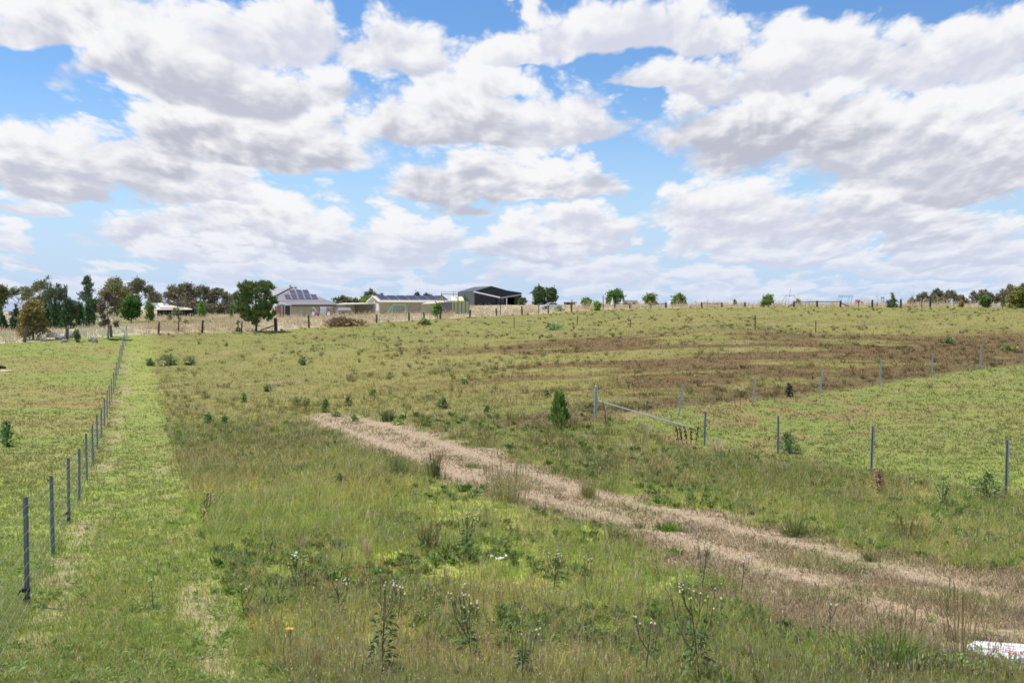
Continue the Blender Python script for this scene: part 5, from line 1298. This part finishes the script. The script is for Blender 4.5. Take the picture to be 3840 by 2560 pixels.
m_ = MB(); m_.tube(loc([P3(-.014, -.06, zE-.08), P3(1.01, -.06, zE-.08)], o), .11, 6); m_.tube(loc([P3(-.016, -.05, zE-.04), P3(-.016, .5, zR+.1), P3(-.016, 1.05, zE-.04)], o), .09, 5); m_.build('gutter', M['creamlit'], cs_)
n2 = (fa[1]-fa[0]).cross(fa[3]-fa[0]).normalized()
if n2.y > 0: n2 = -n2
def sp(s, t): return fa[0].lerp(fa[1], s).lerp(fa[3].lerp(fa[2], s), t)
for i in range(7):
    s0 = .035+i*.135
    q = [sp(s0, .30)+n2*.12, sp(s0+.125, .30)+n2*.12, sp(s0+.125, 1.0)+n2*.12, sp(s0, 1.0)+n2*.12]
    pn = MB().slab(*loc(q, o), .06).build('solar_panel', M['pvframe'], cs_); ce = sum(q, Vector())/4
    MB().slab(*loc([ce+(k-ce)*.96+n2*.02 for k in q], o), .02).build('cells', M['pv'], pn)
gn = Vector((-dep.y, dep.x, 0)).normalized(); gn = gn if gn.x < 0 else -gn
def gw(t0, t1, z0, z1, name, mat):
    q = [P3(0, t1, z0)+gn*.05, P3(0, t0, z0)+gn*.05, P3(0, t0, z1)+gn*.05, P3(0, t1, z1)+gn*.05]
    return MB().slab(*loc(q, o), .05).build(name, mat, cs_)
gw(.06, .26, zE-1.6, zE-.3, 'window', M['white']); gw(.48, .86, zE-1.7, zE-.15, 'sliding_door', M['blueroof'])
wf = gw(.56, .78, zE-1.2, zE-.1, 'door_frame', M['dark'])
# low skillion shed
sk, o = root_at(1630, 172, 'skillion_shed', 'low cream and grey shed with sloping pale roof beside the net cage', 'shed')
def bx(px0, px1, pyt, d0, d1, name, mat): return MB().box((px0-1920)/F*d0-o.x, (px1-1920)/F*d0-o.x, d0-o.y, d1-o.y, -.5, Wp(px0, pyt, d0).z-o.z).build(name, mat, sk)
bx(1580, 1641, 1138.5, 172, 177, 'wall', M['cream']); bx(1641.1, 1694, 1133, 172.2, 177, 'grey_wall', M['roofgrey'])
v = [Wp(1578, 1139.5, 171.8), Wp(1636, 1137.5, 171.8), Wp(1695, 1128, 173), Wp(1600, 1133, 177)]; MB().slab(*loc(v, o), .1).build('roof', M['paleroof'], sk)
# net cage
cg_, o = root_at(1705, 168, 'net_cage', 'tall green framed net cage with yellow panels in front of the dark barn', 'cage')
D = 168
q = lambda px, py, d=D: Wp(px, py, d)-o
def q2(px, py, d=D): return tuple(q(px, py, d))
for px in (1692, 1703, 1717, 1731, 1746, 1759): MB().tube([(q(px, 1130).x, 0, -.3), q2(px, 1129)], .05, 5).build('frame_post', M['netdark'], cg_)
MB().slab((q(1694, 0).x, .06, -.2), (q(1758, 0).x, .06, -.2), q2(1758, 1131, D+.06), q2(1694, 1131, D+.06), .02).build('net_panel', M['net'], cg_)
for a, b in (((1692, 1112), (1705, 1129)), ((1720, 1112), (1733, 1129))):
    MB().slab(q2(a[0], b[1], D-.2), q2(a[0]+25, b[1], D-.2), q2(a[0]+13, a[1], D+1), q2(a[0]-1, a[1], D+1), .04).build('roof_panel', M['yellow'], cg_)
MB().tri(q2(1643, 1127), q2(1665, 1127), q2(1656, 1103)).tri(q2(1643.5, 1127, D+.04), q2(1656, 1103, D+.04), q2(1665, 1127, D+.04)).build('net_gable', M['net'], cg_)
MB().tri(q2(1738, 1129), q2(1760, 1129), q2(1741, 1104)).tri(q2(1738, 1129, D+.04), q2(1741, 1104, D+.04), q2(1760, 1129, D+.04)).build('net_gable', M['netdark'], cg_)
MB().tube([q2(1655, 1102.5), q2(1741, 1103.5)], .055, 5).tube([q2(1655, 1093.5), q2(1712, 1094)], .03, 5).tube([q2(1655, 1093.5), q2(1655, 1127)], .035, 5).tube([q2(1700, 1094), q2(1700, 1112)], .03, 5).tube([q2(1656, 1102.5), q2(1643, 1127)], .04, 5).tube([q2(1656, 1102.5), q2(1667, 1129), q2(1692, 1129)], .04, 5).tube([q2(1741, 1103), q2(1760, 1130)], .045, 5).build('top_rail', M['netdark'], cg_)
MB().tube([(q(1667, 0).x, 0, -.3), q2(1667, 1128)], .04, 5).build('frame_post', M['netdark'], cg_)
# dark barn
D = 250
bn, o = root_at(1850, 255, 'dark_barn', 'large charcoal open fronted barn with pale V shaped awning beams', 'barn')
f = lambda px, py, d=D: Wp(px, py, d)-o
zg = -1.0
prof = [(1779, 1093), (1843, 1073.5), (1901, 1089.5), (1956, 1098)]
back = Vector((-5.0, 17.5, 0.1))
fr_ = [f(*p) for p in prof]
m_ = MB()
for a, b in zip(fr_[:-1], fr_[1:]): m_.slab(tuple(a+Vector((0, -.5, .06))), tuple(b+Vector((0, -.5, .06))), tuple(b+back+Vector((0, 0, .06))), tuple(a+back+Vector((0, 0, .06))), .12)
m_.build('roof', M['charside'], bn)
lw_ = fr_[0]; lwb = lw_+back
MB().slab((lwb.x, lwb.y, zg), (lw_.x, lw_.y, zg), tuple(lw_), tuple(lwb), .1).build('side_wall', M['charside'], bn)
rw = fr_[-1]; rwb = rw+back
MB().slab((rw.x, rw.y, zg), (rwb.x, rwb.y, zg), tuple(rwb), tuple(rw), .1).build('side_wall', M['charside'], bn)
m_ = MB(); m_.quad((lwb.x, lwb.y, zg), (rwb.x, rwb.y, zg), tuple(rwb), tuple(lwb)); m_.quad(tuple(lwb), tuple(rwb), tuple(fr_[2]+back), tuple(fr_[1]+back)); m_.build('back_wall', M['charcoal'], bn)
# gable front above the openings
lo = [f(1779, 1118), f(1870, 1118), f(1956, 1114)]
m_ = MB(); m_.slab(tuple(lo[0]), tuple(f(1870, 1118)), tuple(fr_[1]), tuple(fr_[0]), .1); m_.slab(tuple(f(1870, 1118)), tuple(lo[2]), tuple(fr_[3]), tuple(fr_[1].lerp(fr_[2], .95)), .1); m_.slab(tuple(f(1860, 1117, D+.01)), tuple(f(1903, 1112, D+.01)), tuple(f(1901, 1090, D+.01)), tuple(f(1843, 1074, D+.01)), .1)
m_.build('front_gable', M['charcoal'], bn)
m_ = MB(); m_.slab((f(1780, 0).x, .15-5, zg), (f(1860, 0).x, .15-5, zg), tuple(f(1860, 1117, 250.15)), tuple(f(1780, 1117, 250.15)), .08); m_.build('front_wall', M['charcoal'], bn)
MB().slab((f(1864, 0).x, .1-5, zg), (f(1892, 0).x, .1-5, zg), tuple(f(1892, 1117, 250.1)), tuple(f(1864, 1117, 250.1)), .08).build('roller_door', M['charside'], bn)
MB().slab((f(1930, 0).x, .1-5, zg), (f(1955, 0).x, .1-5, zg), tuple(f(1955, 1113, 250.1)), tuple(f(1930, 1115, 250.1)), .08).build('front_wall', M['charcoal'], bn)
MB().tube([tuple(f(1777, 1094, 249.3)), tuple(f(1880, 1117, 246))], .17, 6).build('awning_beam', M['galv'], bn)
MB().tube([tuple(f(1876, 1117.5, 246)), tuple(f(1956, 1104, 249.3))], .15, 6).build('awning_beam', M['galv'], bn)
pz = f(1900, 1117, 246); MB().tube([(pz.x, pz.y, zg), tuple(pz)], .13, 6).build('awning_post', M['white'], bn)
# farmhouse roofs on the left
fh, o = root_at(640, 200, 'pale_farmhouse', 'low farmhouse with sandy pale roof and blue panels behind the green round tree', 'house')
D = 200; f = lambda px, py, d=D: tuple(Wp(px, py, d)-o)
MB().box(f(572, 0)[0], f(712, 0)[0], .5, 9, -1, f(600, 1161)[2]).build('wall', M['dark'], fh)
MB().slab(f(560, 1160, 199), f(722, 1158, 199), f(700, 1153, 205), f(580, 1142, 205), .12).build('roof', M['paleroof'], fh)
MB().slab(f(600, 1154, 200.5), f(690, 1154, 200.5), f(640, 1144, 203), f(622, 1144, 203), .14).build('roof_gable', M['paleroof'], fh)
MB().slab(f(556, 1149, 203), f(600, 1149, 203), f(592, 1136, 208), f(556, 1136, 208), .1).build('solar_panel', M['blueroof'], fh)
MB().slab(f(617, 1147, 203), f(634, 1146, 203), f(629, 1137, 208), f(616, 1137, 208), .1).build('solar_panel', M['blueroof'], fh)
MB().slab(f(600, 1149, 203.2), f(617, 1148, 203.2), f(609, 1136, 208), f(592, 1136, 208), .1).build('roof_strip', M['white'], fh)
MB().tube([f(575, 1160.5, 198.8), f(720, 1159.5, 198.8)], .12, 5).build('gutter', M['creamlit'], fh)
for px in (596, 622, 650, 682): MB().tube([(f(px, 0)[0], -1, -1), f(px, 1160, 199)], .08, 5).build('verandah_post', M['timber_dark'], fh)
bh, o = root_at(60, 190, 'blue_roofed_house', 'house with broad blue grey sheet roof behind the left cypress trees', 'house')
D = 190; f = lambda px, py, d=D: tuple(Wp(px, py, d)-o)
MB().box(f(8, 0)[0], f(112, 0)[0], .4, 9, -1, f(60, 1164)[2]).build('wall', M['cream'], bh)
MB().slab(f(2, 1166, 189.5), f(122, 1166, 189.5), f(112, 1130.5, 196), f(14, 1130.5, 196), .14).build('roof', M['blueroof'], bh)
MB().box(f(20, 0)[0], f(40, 0)[0], .3, .42, .2, f(30, 1170)[2]).build('window', M['glass'], bh)
# small far sheds and caravans on the skyline
ss, o = root_at(2139, 262, 'small_grey_shed', 'small grey shed with flat dark roof on the skyline beyond the car', 'shed')
f = lambda px, py, d=262: tuple(Wp(px, py, d)-o)
MB().box(f(2118, 0)[0], f(2160, 0)[0], 0, 3, -1, f(2140, 1134)[2]).build('wall', M['roofgrey'], ss)
MB().slab(f(2113, 1134.5, 261.5), f(2164, 1133.5, 261.5), f(2164, 1131.5, 266), f(2116, 1132.5, 266), .12).build('roof', M['charside'], ss)
MB().box(f(2128, 0)[0], f(2138, 0)[0], -.06, -.01, -1, f(2130, 1138)[2]).build('door', M['dark'], ss)
def caravan(p0, p1, top, d, label, win):
    cv, o = root_at((p0+p1)/2, d, 'caravan', label, 'caravan'); f = lambda px, py, dd=d: tuple(Wp(px, py, dd)-o)
    a, b = f(p0, 0)[0], f(p1, 0)[0]; zt = f(p0, top)[2]; m_ = MB()
    pr = [(a+.1, .1), (b-.1, .1), (b, .5), (b-.05, zt-.3), (b-.3, zt), (a+.35, zt), (a, zt-.5), (a, .6)]
    n = len(pr); base = len(m_.v)
    for x_, z_ in pr: m_.v.append((x_, 0, z_))
    for x_, z_ in pr: m_.v.append((x_, 2.2, z_))
    m_.f.append(tuple(range(n))); m_.f.append(tuple(reversed(range(n, 2*n))))
    for i in range(n): m_.f.append((i, n+i, n+(i+1) % n, (i+1) % n))
    m_.build('body', M['white'], cv)
    for w0, w1 in win: MB().box(a+(b-a)*w0, a+(b-a)*w1, -.04, .01, zt-.95, zt-.35).build('window', M['glass'], cv)
    for k in (.3, .7): MB().tube([(a+(b-a)*k, .05, .2), (a+(b-a)*k, .3, .2)], .3, 12).build('wheel', M['tyre'], cv)
    MB().slab((a+.3, 0, zt+.06), (b-.25, 0, zt+.06), (b-.25, 2.2, zt+.06), (a+.3, 2.2, zt+.06), .05).build('roof', M['charside'], cv)
caravan(2336, 2400, 1127, 236, 'white caravan with dark roof edge behind the right canvas cone', ((.1, .35), (.6, .85)))
caravan(2518, 2583, 1126, 236, 'long white caravan with dark right end below the pale green tree', ((.08, .3), (.66, .97)))
for px, top, lab in ((2297, 1117, 'left of two white canvas cones flanking the domed tree'), (2333, 1119, 'right of two white canvas cones, beside the caravan')):
    cn, o = root_at(px, 225, 'canvas_cone', lab, 'sunshade', 'folded white canvas cones')
    zt = Wp(px, top, 225).z-o.z; m_ = MB(); m_.tube([(0, 0, .3), (0, 0, zt*.5), (0, 0, zt)], [.45, .26, .05], 9); m_.build('canvas', M['whitecloth'], cn); MB().tube([(0, 0, -.2), (0, 0, zt+.1)], .04, 5).build('pole', M['timber_dark'], cn)
# clothes hoist, cattle frame, red machine, twin poles
ch, o = root_at(2963, 205, 'clothes_hoist', 'spindly metal frame with tall centre pole on the skyline', 'clothes hoist'); f = lambda px, py, dd=205: tuple(Wp(px, py, dd)-o)
MB().tube([(f(2964, 0)[0], 0, -.2), f(2964, 1087)], .035, 5).blob(f(2964, 1087), .09, 6, 5).build('pole', M['steel'], ch)
MB().tube([f(2945, 1109), f(2979, 1109)], .035, 5).tube([f(2945, 1109), f(2934, 1130)], .035, 5).tube([f(2979, 1109), f(2988, 1124)], .035, 5).tube([f(2946, 1109), f(2950, 1130)], .025, 5).build('frame', M['steel'], ch)
cf, o = root_at(3172, 200, 'mesh_frame', 'rectangular grey mesh frame on legs on the skyline behind the rail fence', 'frame'); f = lambda px, py, dd=200: tuple(Wp(px, py, dd)-o)
m_ = MB()
for px in (3147, 3160, 3186, 3198): m_.tube([(f(px, 0)[0], 0, -.3), f(px, 1106)], .025, 5)
m_.build('leg', M['steel'], cf); m_ = MB()
for py in (1106, 1109, 1112, 1115): m_.tube([f(3146, py), f(3199, py)], .013, 4)
for k in range(18): m_.tube([f(3147+k*3, 1106), f(3147+k*3, 1115)], .009, 4)
m_.build('mesh', M['steel'], cf)
rm, o = root_at(3240, 215, 'red_machine', 'faded red farm machine half hidden in grass on the skyline', 'machine'); f = lambda px, py, dd=215: tuple(Wp(px, py, dd)-o)
MB().box(f(3226, 0)[0], f(3238, 0)[0], 0, 1.2, -.2, f(3230, 1124)[2]).box(f(3238.1, 0)[0], f(3250, 0)[0], .1, 1.1, -.2, f(3230, 1130)[2]).build('body', M['red'], rm)
MB().tube([f(3233, 1124), f(3233, 1119)], .05, 5).build('exhaust', M['rust'], rm)
for px in (3230, 3247): MB().tube([(f(px, 0)[0], -.2, .35), (f(px, 0)[0], -.02, .35)], .45, 12).build('wheel', M['tyre'], rm)
for px, lab in ((3306, 'left of two dark twin poles on the skyline'), (3313, 'right of two dark twin poles on the skyline')):
    pl, o = root_at(px, 230, 'twin_pole', lab, 'pole', 'dark twin poles'); zt = Wp(px, 1112, 230).z-o.z
    MB().tube([(0, 0, -.2), (0, 0, max(zt, 1.2))], .06, 5).box(-.12, .12, -.08, .08, max(zt, 1.2)-.35, max(zt, 1.2)-.15).build('shaft', M['rust'], pl)
# swing set
sw, o = root_at(1490, 172, 'swing_set', 'mint green childrens swing set with slide in front of the cream shed', 'swing set'); f = lambda px, py, dd=172: tuple(Wp(px, py, dd)-o)
MB().tube([f(1473, 1143), f(1522, 1143)], .075, 6).build('top_bar', M['mint'], sw)
for a, b, dd in ((1473, 1466, -.6), (1474, 1480, .7), (1522, 1519, -.6), (1521, 1527, .7)): MB().tube([f(a, 1143), (f(b, 0)[0], dd, -.1)], .055, 6).build('leg', M['mint'], sw)
MB().tube([(f(1510, 0)[0], 0, .25), f(1510, 1144)], .02, 4).tube([(f(1504, 0)[0], 0, .25), f(1504, 1144)], .02, 4).box(f(1503, 0)[0], f(1511, 0)[0], -.15, .15, .2, .27).build('swing_seat', M['red'], sw)
MB().slab(f(1452, 1172, 171.7), f(1458, 1172, 171.7), f(1470, 1150, 172), f(1465, 1150, 172), .05).build('slide', M['mint'], sw)
# washing, hoops, toys in front of the house
wl_, o = root_at(1215, 172, 'washing_line', 'clothes line with white sheet hanging in front of the beige wall', 'washing line'); f = lambda px, py, dd=172: tuple(Wp(px, py, dd)-o)
for px in (1196, 1250): MB().tube([(f(px, 0)[0], 0, -.2), f(px, 1148)], .045, 5).build('pole', M['timber_dark'], wl_)
MB().tube([f(1196, 1150), f(1250, 1151)], .012, 4).build('line', M['wire'], wl_)
m_ = MB(); n = 10
g_ = [[Vector(f(1200+24*i/n, 1151+(29+(5 if i > 6 else 0))*j/6))+Vector((0, .06*math.sin(i*1.7+j*.4), 0)) for i in range(n+1)] for j in range(7)]
for j in range(6):
    for i in range(n): m_.slab(g_[j+1][i], g_[j+1][i+1], g_[j][i+1], g_[j][i], .01)
sh = m_.build('hanging_sheet', M['whitecloth']); sh.location = o; tag(sh, 'white sheet pegged on the clothes line at the house', 'sheet')
for c0_, lab in ((1172, 'left pale curved hoop in front of the beige wall'), (1232, 'right pale curved hoop beside the garden shed')):
    hp, o = root_at(c0_+8, 174, 'garden_hoop', lab, 'hoop', 'pale garden hoops'); f = lambda px, py, dd=174: tuple(Wp(px, py, dd)-o)
    MB().tube([f(c0_, 1152.5), f(c0_+6, 1155), f(c0_+11, 1160), f(c0_+15, 1168), (f(c0_+17, 0)[0], 0, -.1)], .07, 5).build('arch', M['white' if c0_ < 1200 else 'beige'], hp)
for px, lab in ((1187, 'red toy cart left of the hanging sheet'), (1231, 'red toy cart right of the hanging sheet')):
    ty, o = root_at(px, 170, 'toy_cart', lab, 'toy', 'red toy carts'); z0 = Wp(px, 1182, 170).z-o.z; z0 = max(.1, z0)
    MB().box(-.45, .45, -.25, .25, z0, z0+.35).box(-.4, .4, -.2, .2, z0+.351, z0+.42).build('tray', M['red'], ty)
    for sx in (-.3, .3): MB().tube([(sx, -.28, max(.12, z0-.02)), (sx, .28, max(.12, z0-.02))], .12, 8).build('wheel', M['tyre'], ty)
for px, pyb, lab in ((1173, 1184, 'white plastic chair left of the red toy cart'), (1231, 1190, 'white plastic chair below the hanging sheet')):
    cr_, o = root_at(px, 166, 'plastic_chair', lab, 'chair', 'white plastic chairs')
    z0 = max(.35, Wp(px, pyb-3, 166).z-o.z)
    MB().box(-.22, .22, -.22, .22, z0, z0+.04).build('seat', M['white'], cr_); MB().slab((-.22, .2, z0+.05), (.22, .2, z0+.05), (.2, .3, z0+.55), (-.2, .3, z0+.55), .03).build('backrest', M['white'], cr_)
    for sx in (-.2, .2):
        for sy in (-.2, .2): MB().tube([(sx, sy, 0), (sx*.95, sy*.95, z0)], .02, 5).build('leg', M['white'], cr_)
# white sedan
car, o = root_at(2066, 205, 'white_car', 'white sedan parked nose left in tall grass on the skyline', 'car'); car.rotation_euler = (0, 0, R(14))
body = [(-2.05, .35), (-2.1, .62), (-1.95, .78), (-.95, .93), (1.45, .95), (1.95, .9), (2.05, .6), (2.02, .35)]
def extr(pr, y0, y1, y0t=None, y1t=None):
    m_ = MB(); n = len(pr); zt_ = max(p[1] for p in pr); zb_ = min(p[1] for p in pr)
    for s, (ya, yb) in enumerate(((y0, y0t or y0), (y1, y1t or y1))):
        for x_, z_ in pr: k = (z_-zb_)/(zt_-zb_); m_.v.append((x_, ya+(yb-ya)*k, z_))
    m_.f.append(tuple(range(n))); m_.f.append(tuple(reversed(range(n, 2*n))))
    for i in range(n): m_.f.append((i, n+i, n+(i+1) % n, (i+1) % n))
    return m_
extr(body, -.85, .85).build('body', M['carwhite'], car)
cab = [(-1.0, .93), (-.28, 1.38), (.75, 1.40), (1.5, .96)]
extr(cab, -.80, .80, -.62, .62).build('cabin', M['carwhite'], car)
MB().slab((-.99, -.70, 1.0), (-.99, .70, 1.0), (-.36, .58, 1.365), (-.36, -.58, 1.365), -.03).build('windscreen', M['glass'], car)
for x0, x1, x2, x3 in ((-.72, .22, .22, -.2), (.30, 1.15, .75, .30)):
    MB().slab((x0, -.80, 1.0), (x1, -.80, 1.0), (x2, -.655, 1.33), (x3, -.655, 1.33), .03).build('side_window', M['glass'], car)
for x_ in (-1.3, 1.25):
    for y_ in (-.78, .62):
        wv2 = MB().tube([(x_, y_-.1, .31), (x_, y_+.1, .31)], .31, 16).build('wheel', M['tyre'], car)
for y_ in (-.55, .55): MB().blob((-2.08, y_, .66), (.05, .2, .08), 8, 6).build('headlight', M['glass'], car)
